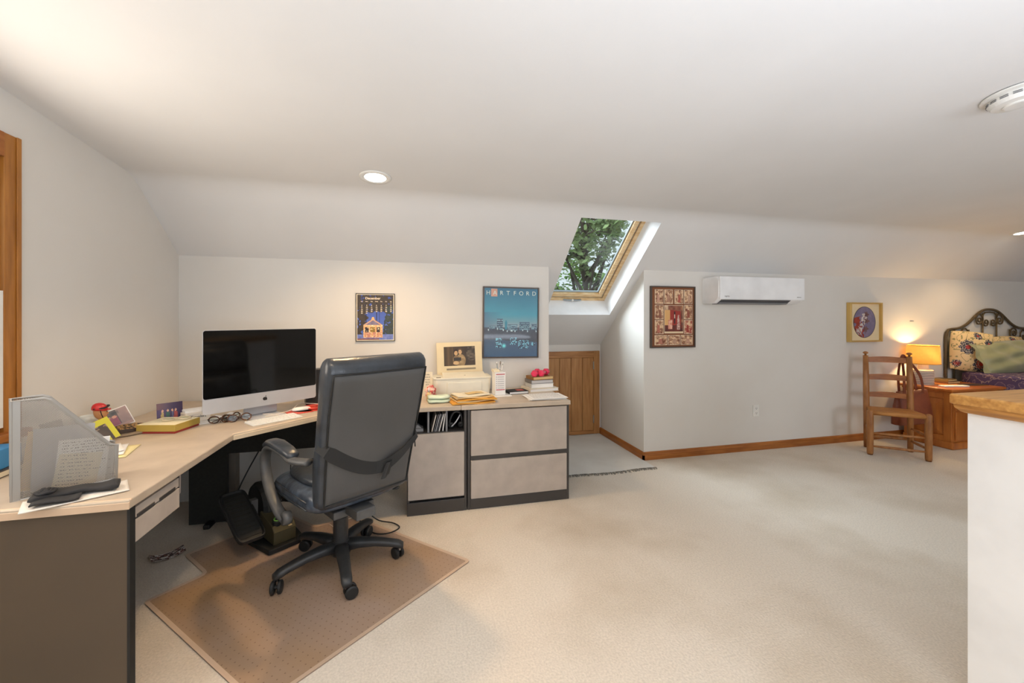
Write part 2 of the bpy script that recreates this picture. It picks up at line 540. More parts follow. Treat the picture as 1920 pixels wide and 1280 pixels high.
# ceiling: profile along y swept in x, with skylight hole
ys = [YR - 0.1, 0.0, 1.2, 1.8, 2.4, 2.8, 2.894, 2.92, 2.948, 2.975, 3.002, 3.03, SY0, YB, SY1, NY]
xs = [XL - 0.1, 0.2, NX0, SX0, SX1, NX1, 4.2, 6.2, XR + 0.1]
def zr(y):
    h = 0.081
    if abs(y - 2.975) < h:
        q = (y - 2.975 + h) / (2 * h)
        a, b = zc(2.975 - h), zc(2.975 + h)
        return (1 - q) ** 2 * a + 2 * q * (1 - q) * zc(2.975) + q * q * b
    return zc(y)
bm = bmesh.new()
gv = {}
def cv(i, j):
    if (i, j) not in gv:
        gv[(i, j)] = bm.verts.new((xs[i], ys[j], zr(ys[j])))
    return gv[(i, j)]
for i in range(len(xs) - 1):
    for j in range(len(ys) - 1):
        xm, ym = (xs[i] + xs[i + 1]) / 2, (ys[j] + ys[j + 1]) / 2
        if ym > YB and not (NX0 < xm < NX1): continue
        if SX0 < xm < SX1 and SY0 < ym < SY1: continue
        bm.faces.new([cv(i, j), cv(i, j + 1), cv(i + 1, j + 1), cv(i + 1, j)])
cl = struct('ceiling', bm, m_ceil, smooth=False)
for f in cl.data.polygons:
    f.use_smooth = 2.88 < f.center.y < 3.06

# left gable wall with window opening
WY0, WY1, WZ0, WZ1 = 1.10, 2.145, 0.87, 2.02
bm = bmesh.new()
def top(ya, yb):
    pts = [y for y in ys if ya < y < yb]
    return [(yb, zc(yb) + 0.02)] + [(y, zr(y) + 0.02) for y in sorted(pts, reverse=True)] + [(ya, zc(ya) + 0.02)]
prism_x(bm, [(WY1, 0), (YB + 0.1, 0)] + top(WY1, YB + 0.1), XL - 0.14, XL)
prism_x(bm, [(YR - 0.1, 0), (WY0, 0)] + top(YR - 0.1, WY0), XL - 0.14, XL)
prism_x(bm, [(WY0, 0), (WY1, 0), (WY1, WZ0), (WY0, WZ0)], XL - 0.14, XL)
prism_x(bm, [(WY0, WZ1), (WY1, WZ1)] + top(WY0, WY1), XL - 0.14, XL)
struct('wall_left', bm, m_wall)

# knee wall
bm = bmesh.new()
box(bm, XL - 0.14, NX0 - 0.12, YB, YB + 0.12, 0, 1.80)
box(bm, NX1 + 0.12, XR + 0.1, YB, YB + 0.12, 0, 1.80)
struct('wall_back', bm, m_wall)
pl = [(YB, 0), (NY + 0.12, 0), (NY + 0.12, zs(NY + 0.12) + 0.03), (YB, zs(YB) + 0.02)]
bm = bmesh.new(); prism_x(bm, pl, NX1, NX1 + 0.12)
struct('wall_niche_right', bm, m_wall)
bm = bmesh.new(); prism_x(bm, pl, NX0 - 0.12, NX0)
struct('wall_niche_left', bm, m_wall)
struct('wall_niche_back', bx(NX0 - 0.12, NX1 + 0.12, NY, NY + 0.12, 0, 1.08), m_wall)
# far right wall, rear wall with two windows
bm = bmesh.new()
prism_x(bm, [(YR - 0.1, 0), (YB + 0.1, 0)] + top(YR - 0.1, YB + 0.1), XR, XR + 0.12)
struct('wall_right', bm, m_wall)
bm = bmesh.new()
wins = [(0.2, 1.5), (3.0, 4.3)]
xx = [XL - 0.14, 0.2, 1.5, 3.0, 4.3, XR + 0.12]
for i in range(5):
    if (xx[i], xx[i + 1]) in wins:
        box(bm, xx[i], xx[i + 1], YR - 0.14, YR, 0, 0.7); box(bm, xx[i], xx[i + 1], YR - 0.14, YR, 2.05, 2.80)
    else:
        box(bm, xx[i], xx[i + 1], YR - 0.14, YR, 0, 2.80)
struct('wall_rear', bm, m_wall)
for k, (a, b) in enumerate(wins):
    bm = bmesh.new()
    for (x0, x1, z0, z1) in ((a, a + 0.05, 0.7, 2.05), (b - 0.05, b, 0.7, 2.05), (a, b, 0.7, 0.75), (a, b, 2.0, 2.05), ((a + b) / 2 - 0.015, (a + b) / 2 + 0.015, 0.7, 2.05), (a, b, 1.36, 1.39)):
        box(bm, x0, x1, YR - 0.1, YR - 0.05, z0, z1)
    w = struct('window_%d' % (k + 3), bm, m_pine)

# white half wall with oak cap (right foreground)
struct('wall_half', bx(1.925, 3.4, 0.45, 1.035, 0, 1.012), m_trimwhite)
bm = bmesh.new()
prof = [(0.0, 0.0), (0.0, 0.036), (-0.004, 0.04), (-0.004, 0.04)]
box(bm, 1.885, 3.44, 0.41, 1.066, 1.034, 1.07)
cap = struct('trim_half_wall', bm, m_oaktop, bev=0.006)
bm = bmesh.new()
rg = []
for ins, z in ((0.008, 1.034), (0.010, 1.022), (0.022, 1.008), (0.03, 1.004)):
    rg.append([(1.885 + ins, 0.41 + ins, z), (3.44 - ins, 0.41 + ins, z), (3.44 - ins, 1.066 - ins, z), (1.885 + ins, 1.066 - ins, z)])
loft(bm, rg)
part('moulding', bm, m_oak, cap)

# baseboards
def baseb(poly_dir, a, b, fixed, nm, m):
    bm = bmesh.new()
    pf = [(0, 0), (0.018, 0), (0.018, 0.048), (0.012, 0.058), (0.012, 0.066), (0.004, 0.075), (0, 0.075)]
    if poly_dir == 'x':      # runs along x on wall y=fixed
        prism_x(bm, [(fixed - p, z) for p, z in pf], a, b)
    else:                    # runs along y on wall x=fixed
        prism_y(bm, [(fixed - p, z) for p, z in pf], a, b)
    struct(nm, bm, m)
baseb('x', NX1 - 0.018, XR, YB, 'baseboard_back', m_pine_x)
baseb('y', YB - 0.018, NY, NX1, 'baseboard_niche', m_pine_y)

# left window: casing, stool, sash, white blind edge
wt = bpy.data.objects.new('window_1', None); COL.objects.link(wt); wt['kind'] = 'structure'; wt.location = (XL, WY1, WZ0)
bm = bmesh.new()
ZT = WZ1 - WZ0
for (y0, y1, z0, z1) in ((-0.006, 0.065, -0.06, ZT + 0.09), (-1.12, -1.045, -0.06, ZT + 0.09)):
    box(bm, 0, 0.02, y0, y1, z0, z1)
    box(bm, 0.02, 0.026, y0 + 0.05, y1, z0, z1)
part('casing', bm, m_pine, wt, bev=0.003)
bm = bmesh.new()
box(bm, 0, 0.022, -1.045, -0.006, ZT - 0.012, ZT + 0.09)
part('casing', bm, m_pine_y, wt, bev=0.003)
bm = bmesh.new()
box(bm, -0.12, 0, -0.02, 0.0, 0, ZT); box(bm, -0.12, 0, -1.05, -1.03, 0, ZT); box(bm, -0.12, 0, -1.05, 0, ZT - 0.02, ZT)
part('jamb', bm, m_pine, wt)
part('sill', bx(-0.12, 0.05, -1.14, 0.085, -0.035, 0.0), m_pine_y, wt, bev=0.005)
bm = bmesh.new()
for (y0, y1, z0, z1) in ((-0.07, -0.02, 0, ZT - 0.02), (-1.03, -0.98, 0, ZT - 0.02), (-1.0, -0.05, 0.0, 0.05), (-1.0, -0.05, ZT - 0.07, ZT - 0.02), (-1.0, -0.05, 0.54, 0.58)):
    box(bm, -0.1, -0.06, y0, y1, z0, z1)
part('sash', bm, m_pine, wt)
part('pane', bx(-0.085, -0.08, -0.98, -0.07, 0.05, ZT - 0.07), m_glass, wt)
part('storm_panel', bx(0.001, 0.016, -1.03, -0.0065, 0.02, 0.585), m_white, wt, label='white lower shade panel')

# skylight: reveal + window
NRM = Vector((0, 0.636, 0.772))
def sk(x, y, s): return Vector((x, y, zs(y))) + NRM * s
bm = bmesh.new()
c0 = [sk(SX0, SY0, 0), sk(SX1, SY0, 0), sk(SX1, SY1, 0), sk(SX0, SY1, 0)]
c1 = [sk(SX0, SY0, 0.26), sk(SX1, SY0, 0.26), sk(SX1, SY1, 0.26), sk(SX0, SY1, 0.26)]
a = [bm.verts.new(p) for p in c0]; b = [bm.verts.new(p) for p in c1]
for i in range(4):
    bm.faces.new([a[i], a[(i + 1) % 4], b[(i + 1) % 4], b[i]])
struct('trim_skylight_reveal', bm, m_trimwhite, fix=False)
sw = bpy.data.objects.new('window_2', None); COL.objects.link(sw); sw['kind'] = 'structure'
ang = -math.atan(SL)
sw.location = sk((SX0 + SX1) / 2, SY1, 0.20); sw.rotation_euler = (ang, 0, 0)
# local: x across, y up the slope is negative y
HW = (SX1 - SX0) / 2; LN = (SY1 - SY0) / math.cos(math.atan(SL))
def ring_frame(bm, x, y0, y1, w, z0, z1):
    box(bm, -x, -x + w, -y1, -y0, z0, z1); box(bm, x - w, x, -y1, -y0, z0, z1)
    box(bm, -x + w, x - w, -y0 - w, -y0, z0, z1); box(bm, -x + w, x - w, -y1, -y1 + w, z0, z1)
bm = bmesh.new(); ring_frame(bm, HW, 0, LN, 0.036, 0.0, 0.055); part('frame', bm, m_blond, sw)
bm = bmesh.new(); ring_frame(bm, HW - 0.036, 0.036, LN - 0.036, 0.016, 0.018, 0.05); part('frame_strip', bm, m_alu, sw)
bm = bmesh.new(); ring_frame(bm, HW - 0.05, 0.052, LN - 0.05, 0.045, 0.008, 0.055); part('sash', bm, m_blond, sw)
bm = bmesh.new(); ring_frame(bm, HW - 0.094, 0.096, LN - 0.094, 0.012, 0.03, 0.05); part('glazing_strip', bm, m_alu, sw)
part('pane', bx(-HW + 0.09, HW - 0.09, -LN + 0.09, -0.09, 0.04, 0.046), m_glass, sw)
bm = bmesh.new()
tube(bm, smooth_path([(-0.10, -0.018, -0.004), (-0.07, -0.02, -0.012), (0, -0.022, -0.016), (0.07, -0.02, -0.012), (0.10, -0.018, -0.004)]), 0.009, 8)
hd = part('handle', bm, m_alu, sw, smooth=True, loc=(-0.02, 0, 0))
bm = bmesh.new(); lathe(bm, [(0.004, -0.03), (0.013, -0.024), (0.013, -0.01), (0.004, -0.004)], 12, (0, -0.022, 0)); part('latch_knob', bm, m_white, hd, smooth=True)

# access door in the niche
dr = bpy.data.objects.new('door_1', None); COL.objects.link(dr); dr['kind'] = 'structure'; dr.location = (0, NY, 0)
DX0, DX1, DZ = 1.27, 2.112, 0.965
bm = bmesh.new()
box(bm, DX1 - 0.072, DX1, -0.024, 0, 0.01, DZ); box(bm, DX0, DX0 + 0.072, -0.024, 0, 0.01, DZ)
part('casing', bm, m_doorpine, dr, bev=0.003)
bm = bmesh.new()
box(bm, DX0 + 0.072, DX1 - 0.072, -0.024, 0, DZ - 0.075, DZ); box(bm, DX0 + 0.072, DX1 - 0.072, -0.024, 0, 0.01, 0.05)
part('casing', bm, M('pine_rail', (184, 130, 74), 0.5, c2=(154, 100, 52), vscale=6, stretch=(0.7, 7, 7)), dr, bev=0.003)
pw = (DX1 - DX0 - 0.144) / 5
bm = bmesh.new()
box(bm, DX0 + 0.072, DX1 - 0.072, -0.008, 0, 0.05, DZ - 0.075)
for k in range(5):
    x = DX0 + 0.072 + k * pw
    box(bm, x + 0.003, x + pw - 0.003, -0.018, 0, 0.052, DZ - 0.077)
dl = part('door_leaf', bm, m_doorpine, dr, bev=0.002)
bm = bmesh.new()
for (kx, kz, r_) in ((1.80, 0.81, .007), (1.76, 0.66, .006), (1.66, 0.60, .01), (1.87, 0.24, .016), (1.93, 0.245, .014), (1.76, 0.45, .005), (2.0, 0.45, .006), (2.01, 0.15, .008)):
    lathe(bm, [(r_, -0.0195), (r_, -0.017)], 10, (kx, 0, kz), axis='y')
part('knots', bm, m_knot, dl)
for z in (0.8, 0.18):
    part('hinge', bx(DX1 - 0.085, DX1 - 0.072, -0.03, -0.016, z - 0.045, z + 0.045), m_steel, dr)

# ------------------------------------------------------------------ ceiling fittings
def downlight(x, y, label):
    t = thing('recessed_light', label, 'ceiling light', (x, y, zc(y) - 0.001), group=None, rot=(R(-5.7), 0, 0))
    bm = bmesh.new()
    lathe(bm, [(0.066, -0.004), (0.095, -0.005), (0.098, 0.0), (0.066, 0.0)], 40, ring=True)
    part('trim_ring', bm, m_white, t, smooth=True)
    bm = bmesh.new(); lathe(bm, [(0.001, -0.003), (0.066, -0.003), (0.066, -0.001), (0.001, -0.001)], 40)
    part('bulb_disc', bm, m_bulb, t)
    return t
downlight(-0.228, 2.735, 'round white recessed ceiling light above the desk chair')
downlight(6.13, 2.86, 'recessed ceiling light at the right edge above the bed')
t = thing('smoke_detector', 'round white smoke detector on the ceiling at upper right', 'smoke detector', (2.718, 1.294, zc(1.294)), rot=(R(-5.7), 0, R(20)))
bm = bmesh.new(); lathe(bm, [(0.112, -0.001), (0.112, -0.008), (0.09, -0.012), (0.001, -0.012)], 40); part('mounting_plate', bm, m_white, t, smooth=False)
bm = bmesh.new(); lathe(bm, [(0.088, -0.012), (0.092, -0.03), (0.08, -0.048), (0.05, -0.052), (0.001, -0.052)], 40); part('body', bm, m_white, t)
bm = bmesh.new(); lathe(bm, [(0.046, -0.05), (0.046, -0.056), (0.04, -0.059), (0.001, -0.059)], 32); part('test_button', bm, m_white, t)
bm = bmesh.new()
for k in range(14):
    for zz in (-0.022, -0.029):
        a0 = 2 * PI * k / 14
        tube(bm, [(0.092 * math.cos(a0 + q * 0.06), 0.092 * math.sin(a0 + q * 0.06), zz) for q in range(6)], 0.0022, 4)
part('vents', bm, m_acgrey, t)

# ------------------------------------------------------------------ air conditioner
t = thing('air_conditioner', 'white split air conditioner mounted high on the right wall', 'air conditioner', (3.27, YB - 0.001, 1.485))
AW = 0.495
def acring(x, ins):
    return [(x, 0, 0.0 + ins), (x, -0.08, -0.004 + ins), (x, -0.165, -0.002 + ins), (x, -0.218 + ins, 0.03 + ins), (x, -0.23 + ins, 0.05 + ins), (x, -0.23 + ins, 0.22 - ins), (x, -0.215 + ins, 0.245 - ins), (x, -0.18, 0.255 - ins), (x, 0, 0.255 - ins)]
bm = bmesh.new()
loft(bm, [acring(-AW, 0.012), acring(-AW + 0.012, 0), acring(AW - 0.012, 0), acring(AW, 0.012)])
part('body', bm, m_ac, t)
bm = bmesh.new()
box(bm, -AW + 0.005, AW - 0.005, -0.236, -0.225, 0.036, 0.25)
part('front_panel', bm, m_ac, t, bev=0.005)
bm = bmesh.new()
prism_x(bm, [(-0.165, 0.004), (-0.2185, 0.036), (-0.2215, 0.030), (-0.17, -0.005)], -AW + 0.03, AW - 0.16)
part('outlet_slot', bm, m_acdark, t)
bm = bmesh.new()
prism_x(bm, [(-0.10, 0.0), (-0.178, 0.0), (-0.196, 0.009), (-0.199, 0.003), (-0.18, -0.008), (-0.10, -0.009)], -AW + 0.03, AW - 0.17)
part('vane', bm, m_acgrey, t)
lettering('lettering', [('FUJITSU', 0.016, -0.44, 0.062, 'LEFT')], m_greyink, t, loc=(0, -0.2365, 0))
lettering('lettering', [('AIRSTAGE', 0.011, 0.42, 0.062, 'CENTER')], m_greyink, t, loc=(0, -0.2365, 0))

# ------------------------------------------------------------------ wall outlet
t = thing('wall_outlet', 'white duplex wall outlet low on the right wall', 'outlet', (3.41, YB - 0.0005, 0.40))
part('cover_plate', bx(-0.036, 0.036, -0.007, 0, -0.058, 0.058), m_white, t, bev=0.003)
for z in (-0.024, 0.024):
    bm = bmesh.new(); lathe(bm, [(0.016, -0.007), (0.016, -0.0095), (0.001, -0.0095)], 20, (0, 0, z), axis='y')
    sk_ = part('socket', bm, m_white, t)
    bm = bmesh.new()
    box(bm, -0.008, -0.0055, -0.0102, -0.009, z - 0.002, z + 0.008); box(bm, 0.0055, 0.008, -0.0102, -0.009, z - 0.002, z + 0.008); box(bm, -0.0025, 0.0025, -0.0102, -0.009, z - 0.011, z - 0.006)
    part('slots', bm, m_ink, sk_)

# ------------------------------------------------------------------ pictures on the wall
def frame(bm, w, h, fw, d):
    box(bm, -w / 2, -w / 2 + fw, -d, 0, 0, h); box(bm, w / 2 - fw, w / 2, -d, 0, 0, h)
    box(bm, -w / 2 + fw, w / 2 - fw, -d, 0, 0, fw); box(bm, -w / 2 + fw, w / 2 - fw, -d, 0, h - fw, h)

def f_cal(s, t):
    c = mixc((62, 84, 160), (84, 110, 190), t * 1.4)
    n = vn(s * 14, t * 18, 1) * 0.6 + vn(s * 30, t * 40, 2) * 0.4
    tree = (54, 46, 40)
    dl = abs(s - 0.10) < 0.16 + 0.10 * math.sin(t * 40) * 0.5 and t > 0.3
    if t < 0.32 + 0.12 * n and n > 0.28: c = mixc(tree, (84, 72, 60), n * 0.7)
    if dl and n > 0.3: c = mixc(tree, (90, 74, 58), n * 0.6)
    if s > 0.80 - 0.18 * (t - 0.3) + 0.1 * (n - 0.5) and 0.25 < t < 0.88 and n > 0.3: c = mixc((48, 52, 48), (70, 84, 80), n)
    for x in (0.24, 0.53, 0.61):
        if abs(s - x) < 0.009 and t < 0.66: c = (40, 34, 34)
    if t > 0.88:
        c = mixc((96, 110, 176), (140, 156, 214), n) if t < 0.965 or s > 0.6 else mixc((120, 80, 84), (160, 110, 104), n)
    gx = s - 0.43
    if 0.66 < t < 0.955 and abs(gx) < 0.265:
        c = (232, 176, 120)
        if t < 0.72: c = (236, 186, 130)
        for x0, x1 in ((-0.225, -0.115), (-0.075, 0.06), (0.105, 0.20)):
            if x0 < gx < x1 and 0.72 < t < 0.83:
                c = (60, 44, 44) if not (x0 == -0.075) else mixc((120, 96, 40), (196, 150, 70), vn(s * 60, t * 60, 3))
        if 0.83 < t and abs(gx) < 0.24 and hsh(int(s * 70), 3) > 0.35: c = (206, 140, 120)
        if hsh(int(s * 60), int(t * 70), 5) > 0.86: c = (255, 236, 190)
    if 0.55 < t < 0.67 and abs(gx) < 0.28 * (t - 0.52) / 0.15:
        c = mixc((150, 140, 160), (120, 106, 130), vn(s * 20, t * 20, 6))
        if abs(abs(gx) - 0.30 * (t - 0.55) / 0.15) < 0.02: c = (236, 180, 130)
    if 0.49 < t < 0.56 and abs(gx) < 0.012 + 0.04 * (t - 0.47) / 0.09: c = (240, 186, 120)
    return c
t = thing('wall_calendar', 'small framed December calendar with lit gazebo on the back wall', 'calendar', (-0.288, YB - 0.002, 1.157))
W_, H_ = 0.30, 0.385
bm = bmesh.new(); frame(bm, W_, H_, 0.005, 0.012); part('frame', bm, m_frameblack, t)
part('border', bx(-W_ / 2 + 0.004, W_ / 2 - 0.004, -0.008, 0, 0.004, H_ - 0.004), m_paper2, t)
paint('picture', W_ - 0.024, H_ - 0.024, 96, 124, f_cal, m_pic, t, loc=(0, -0.009, 0.012))
m_creamink = M('cream_ink', (244, 226, 196), 0.6)
it = [('December', 0.027, -0.02, H_ - 0.04, 'CENTER', 0.0006)]
cx = [-0.112 + 0.0372 * k for k in range(7)]
for k, d in enumerate(('Sun', 'Mon', 'Tue', 'Wed', 'Thu', 'Fri', 'Sat')):
    it.append((d, 0.0105, cx[k] + 0.008, H_ - 0.0655, 'CENTER', 0.0003))
day = 1
for row in range(6):
    for k in range(7):
        if (row == 0 and k < 6) or day > 31: continue
        it.append((str(day), 0.0135, cx[k] + 0.008, H_ - 0.082 - 0.0155 * row, 'CENTER', 0.0004)); day += 1
m_creamink = M('cream_ink', (244, 226, 196), 0.6)
lettering('lettering', it, m_creamink, t, loc=(0, -0.0095, 0))

def f_post(s, t):
    n = vn(s * 30, t * 40, 1)
    if t < 0.57:
        c = mixc((26, 104, 134), (56, 148, 170), t / 0.38) if t < 0.38 else mixc((56, 148, 170), (140, 160, 168), (t - 0.38) / 0.17)
        if s < 0.35 and t > 0.35: c = mixc(c, (64, 104, 132), (0.35 - s) * 2)
    elif t < 0.75:
        c = (58, 66, 82)
    else:
        c = mixc((62, 84, 110), (54, 92, 130), (t - 0.75) / 0.25)
        c = mixc(c, (70, 100, 126), n * 0.3)
    def bld(x0, x1, y0, y1, cell, dark=(58, 78, 100), lit=(136, 176, 188)):
        nonlocal c
        if x0 < s < x1 and y0 < t < y1:
            c = lit if ((t - y0) / cell) % 1 > 0.55 and hsh(int(s * 60), int(t * 60), 7) > 0.25 else dark
    bld(0.24, 0.35, 0.45, 0.60, 0.03)
    if abs(s - 0.405) < 0.026 and 0.47 < t < 0.60 and abs(s - 0.405) < (t - 0.455) * 0.5: c = (40, 128, 150)
    bld(0.44, 0.62, 0.53, 0.62, 0.02, (66, 98, 118))
    bld(0.50, 0.60, 0.53, 0.62, 0.018, (54, 78, 100))
    bld(0.65, 0.85, 0.49, 0.62, 0.028, (62, 90, 110))
    bld(0.88, 0.98, 0.52, 0.61, 0.025)
    bld(0.10, 0.22, 0.55, 0.60, 0.02)
    tl = 0.585 + 0.03 * vn(s * 22, 3, 4) + (0.02 if s > 0.4 else 0)
    wl = 0.735 + 0.05 * s + 0.012 * vn(s * 40, 1, 5)
    if tl < t < wl: c = mixc((50, 56, 70), (72, 78, 88), vn(s * 50, t * 60, 6) * 0.6)
    if tl - 0.012 < t < tl + 0.012 and hsh(int(s * 55), 2, 3) > 0.8: c = (190, 214, 220)
    for x0, x1, y0, y1 in ((0.22, 0.33, 0.73, 0.87), (0.48, 0.61, 0.72, 0.82), (0.64, 0.84, 0.76, 0.88), (0.88, 0.96, 0.79, 0.84)):
        if x0 < s < x1 and y0 < t < y1:
            h = hsh(int(s * 62), int(t * 80), 9)
            c = mixc((44, 62, 84), (130, 200, 222), 1.0) if h > 0.66 else mixc(c, (44, 60, 84), 0.6)
    d = math.hypot(s - 0.37, (t - 0.84) * 1.2)
    if d < 0.05: c = mixc(c, (120, 240, 246), (0.05 - d) * 26)
    return c
t = thing('wall_poster', 'tall blue framed city skyline poster on the back wall', 'poster', (0.833, YB - 0.002, 0.998), rot=(0, R(0.6), 0))
W_, H_ = 0.50, 0.616
bm = bmesh.new(); frame(bm, W_, H_, 0.011, 0.02); part('frame', bm, m_framebrown, t)
paint('picture', W_ - 0.02, H_ - 0.02, 110, 136, f_post, m_picgloss, t, loc=(0, -0.012, 0.01))
lettering('lettering', [(ch, 0.052, -0.205 + 0.0585 * k, H_ - 0.055, 'CENTER') for k, ch in enumerate('HARTFORD')], M('pale_ink', (214, 224, 214), 0.5), t, loc=(0, -0.0135, 0))
part('reflection_patch', bx(-0.18, -0.125, -0.0128, -0.012, H_ - 0.085, H_ - 0.018), M('pink_reflection', (206, 160, 140), 0.6), t, label='pinkish painted reflection near the first letters')  # reflection in the poster glass, painted as a pinkish plate

def f_sepia(seed, tone=(120, 66, 44)):
    def f(s, t):
        n = vn(s * 5, t * 6, seed) * 0.6 + vn(s * 13, t * 15, seed + 1) * 0.4
        c = mixc((226, 190, 150), tone, (n - 0.35) * 2.4)
        d = math.hypot((s - 0.5 - 0.1 * math.sin(seed)) * 1.4, (t - 0.28) * 1.2)
        if d < 0.12: c = (232, 196, 160)
        if abs(s - 0.5 - 0.1 * math.sin(seed)) < 0.10 + 0.16 * (t - 0.35) and 0.35 < t < 0.9:
            c = mixc(mixc(tone, (170, 70, 54), hsh(seed, 1)), (236, 206, 176), hsh(seed, 4) * 0.7 + 0.3 * (n - 0.5))
        return c
    return f
def f_bigph(s, t):
    n = vn(s * 8, t * 9, 3)
    c = (222, 170, 106)
    if t < 0.16: c = mixc((226, 196, 160), (110, 60, 40), n * 1.3)
    if s > 0.28 + 0.02 * n and 0.12 < t < 0.72: c = (156, 48, 36)
    if t < 0.12 + 0.10 * s and s > 0.2: c = mixc((104, 50, 38), (170, 110, 80), n)
    if s > 0.88: c = mixc((206, 150, 100), (90, 44, 34), n)
    if 0.50 < s < 0.58 and 0.22 < t < 0.66: c = (64, 30, 26)
    if 0.52 < s < 0.57 and 0.32 < t < 0.46: c = (230, 206, 180)
    if t > 0.72: c = mixc((80, 32, 24), (120, 52, 36), n * 1.2)
    if abs(s - 0.30) < 0.12 and 0.52 < t < 0.86: c = mixc((206, 110, 84), (238, 196, 170), vn(s * 24, t * 24, 8))
    if abs(s - 0.75) < 0.05 + 0.1 * max(0, t - 0.45) and 0.34 < t < 0.88: c = mixc((150, 100, 90), (240, 210, 190), vn(s * 26, t * 30, 9))
    if t > 0.95: c = (228, 200, 160)
    return c
t = thing('photo_collage', 'brown framed collage of sepia photos beside the air conditioner', 'picture', (2.437, YB - 0.002, 1.06))
W_, H_ = 0.485, 0.59
bm = bmesh.new(); frame(bm, W_, H_, 0.012, 0.025); part('frame', bm, m_framebrown, t)
part('mat_board', bx(-W_ / 2 + 0.01, W_ / 2 - 0.01, -0.014, 0, 0.01, H_ - 0.01), M('brown_mat', (128, 78, 48), 0.8), t)
def ph(x0, x1, z0, z1, fn, nx, ny):
    w, h = (x1 - x0) * W_, (z1 - z0) * H_
    bw = 0.006
    p = part('photo', bx(-w / 2, w / 2, -0.0155, -0.014, 0, h), m_paper2, t, loc=(((x0 + x1) / 2 - 0.5) * W_, 0, (1 - z1) * H_))
    paint('photo_print', w - bw, h - bw, nx, ny, fn, m_pic, p, loc=(0, -0.0162, bw / 2))
for k, (x0, x1) in enumerate(((0.095, 0.285), (0.305, 0.495), (0.535, 0.73), (0.75, 0.94))):
    ph(x0, x1, 0.055, 0.285, f_sepia(11 + k), 20, 24)
for k, (x0, x1, z0, z1) in enumerate(((0.095, 0.285, 0.305, 0.535), (0.75, 0.94, 0.305, 0.535), (0.095, 0.285, 0.55, 0.775), (0.75, 0.94, 0.55, 0.775))):
    ph(x0, x1, z0, z1, f_sepia(21 + k, (150, 50, 40) if k == 3 else (120, 66, 44)), 20, 24)
ph(0.305, 0.73, 0.31, 0.765, f_bigph, 48, 56)
for k, (x0, x1) in enumerate(((0.09, 0.365), (0.385, 0.655), (0.675, 0.945))):
    ph(x0, x1, 0.795, 0.955, f_sepia(31 + k), 26, 20)

# oval picture
def f_oval(s, t):
    n = vn(s * 9, t * 11, 2)
    c = mixc((132, 122, 148), (114, 106, 136), n)
    if s < 0.36 + 0.12 * (n - 0.5) + 0.25 * (t - 0.3) and t > 0.3 and vn(s * 14, t * 14, 3) > 0.35: c = mixc((170, 66, 44), (120, 44, 40), n)
    if abs(s - 0.34 - 0.16 * math.sin(t * 5)) < 0.13 and 0.22 < t < 0.96 and vn(s * 18, t * 20, 5) > 0.42: c = mixc((226, 216, 206), (170, 158, 160), n)
    for (x, y) in ((0.60, 0.24), (0.60, 0.46), (0.56, 0.72)):
        a = math.atan2(t - y, s - x); d = math.hypot(s - x, (t - y) * 1.25)
        if d < 0.10 + 0.03 * math.cos(5 * a): c = mixc((92, 62, 66), (122, 88, 86), n)
    if abs(s - 0.5 - 0.04 * math.sin(t * 9)) < 0.012 and 0.2 < t < 0.9: c = (110, 70, 70)
    return c
t = thing('oval_picture', 'gold framed oval flower picture on the wall above the wooden chair', 'picture', (4.825, YB - 0.002, 1.085))
W_, H_ = 0.455, 0.43
bm = bmesh.new(); frame(bm, W_, H_, 0.016, 0.05); part('frame', bm, m_framegold, t, bev=0.003)
part('mat_board', bx(-W_ / 2 + 0.01, W_ / 2 - 0.01, -0.02, 0, 0.01, H_ - 0.01), m_mat, t)
def ell(s, t):   # square to ellipse
    x, y = 2 * s - 1, 2 * t - 1
    return (0.155 * x * math.sqrt(max(0, 1 - y * y / 2)), 0, -0.168 * y * math.sqrt(max(0, 1 - x * x / 2)))
paint('picture', 1, 1, 56, 56, f_oval, m_pic, t, shape=ell, loc=(0.0, -0.0225, H_ / 2))
bm = bmesh.new()
tube(bm, [(0.156 * math.cos(2 * PI * k / 48), 0, 0.169 * math.sin(2 * PI * k / 48)) for k in range(48)], 0.003, 6, closed=True)
part('oval_rim', bm, m_framebrown, t, loc=(0, -0.021, H_ / 2))

# nail plate above the lamp
single('picture_hook', bx(-0.03, 0.03, -0.004, 0, -0.002, 0.002), m_frameblack, 'thin dark picture hook left on the wall above the lamp', 'hook', (5.56, YB - 0.0005, 1.31))

# ------------------------------------------------------------------ desk
DT = 0.737
desk = thing('corner_desk', 'beige laminate corner desk wrapping around the room corner', 'desk', (-1.2, 2.6, 0))
def dl_(bm): bmesh.ops.translate(bm, verts=bm.verts, vec=(1.2, -2.6, 0)); return bm
LX = -0.913
bm = bmesh.new()
poly = [(XL + 0.006, 1.622), (LX, 1.622), (-0.906, 2.415), (-0.49, 2.835), (0.328, 2.835), (0.328, YB - 0.012), (XL + 0.006, YB - 0.012)]
prism(bm, poly, DT - 0.031, DT)
part('worktop', dl_(bm), m_laminate, desk, bev=0.004)
bm = bmesh.new(); prism(bm, [(0.329, 2.83), (1.135, 2.83), (1.135, YB - 0.012), (0.329, YB - 0.012)], DT - 0.031, DT)
part('worktop', dl_(bm), m_laminate, desk, bev=0.004)
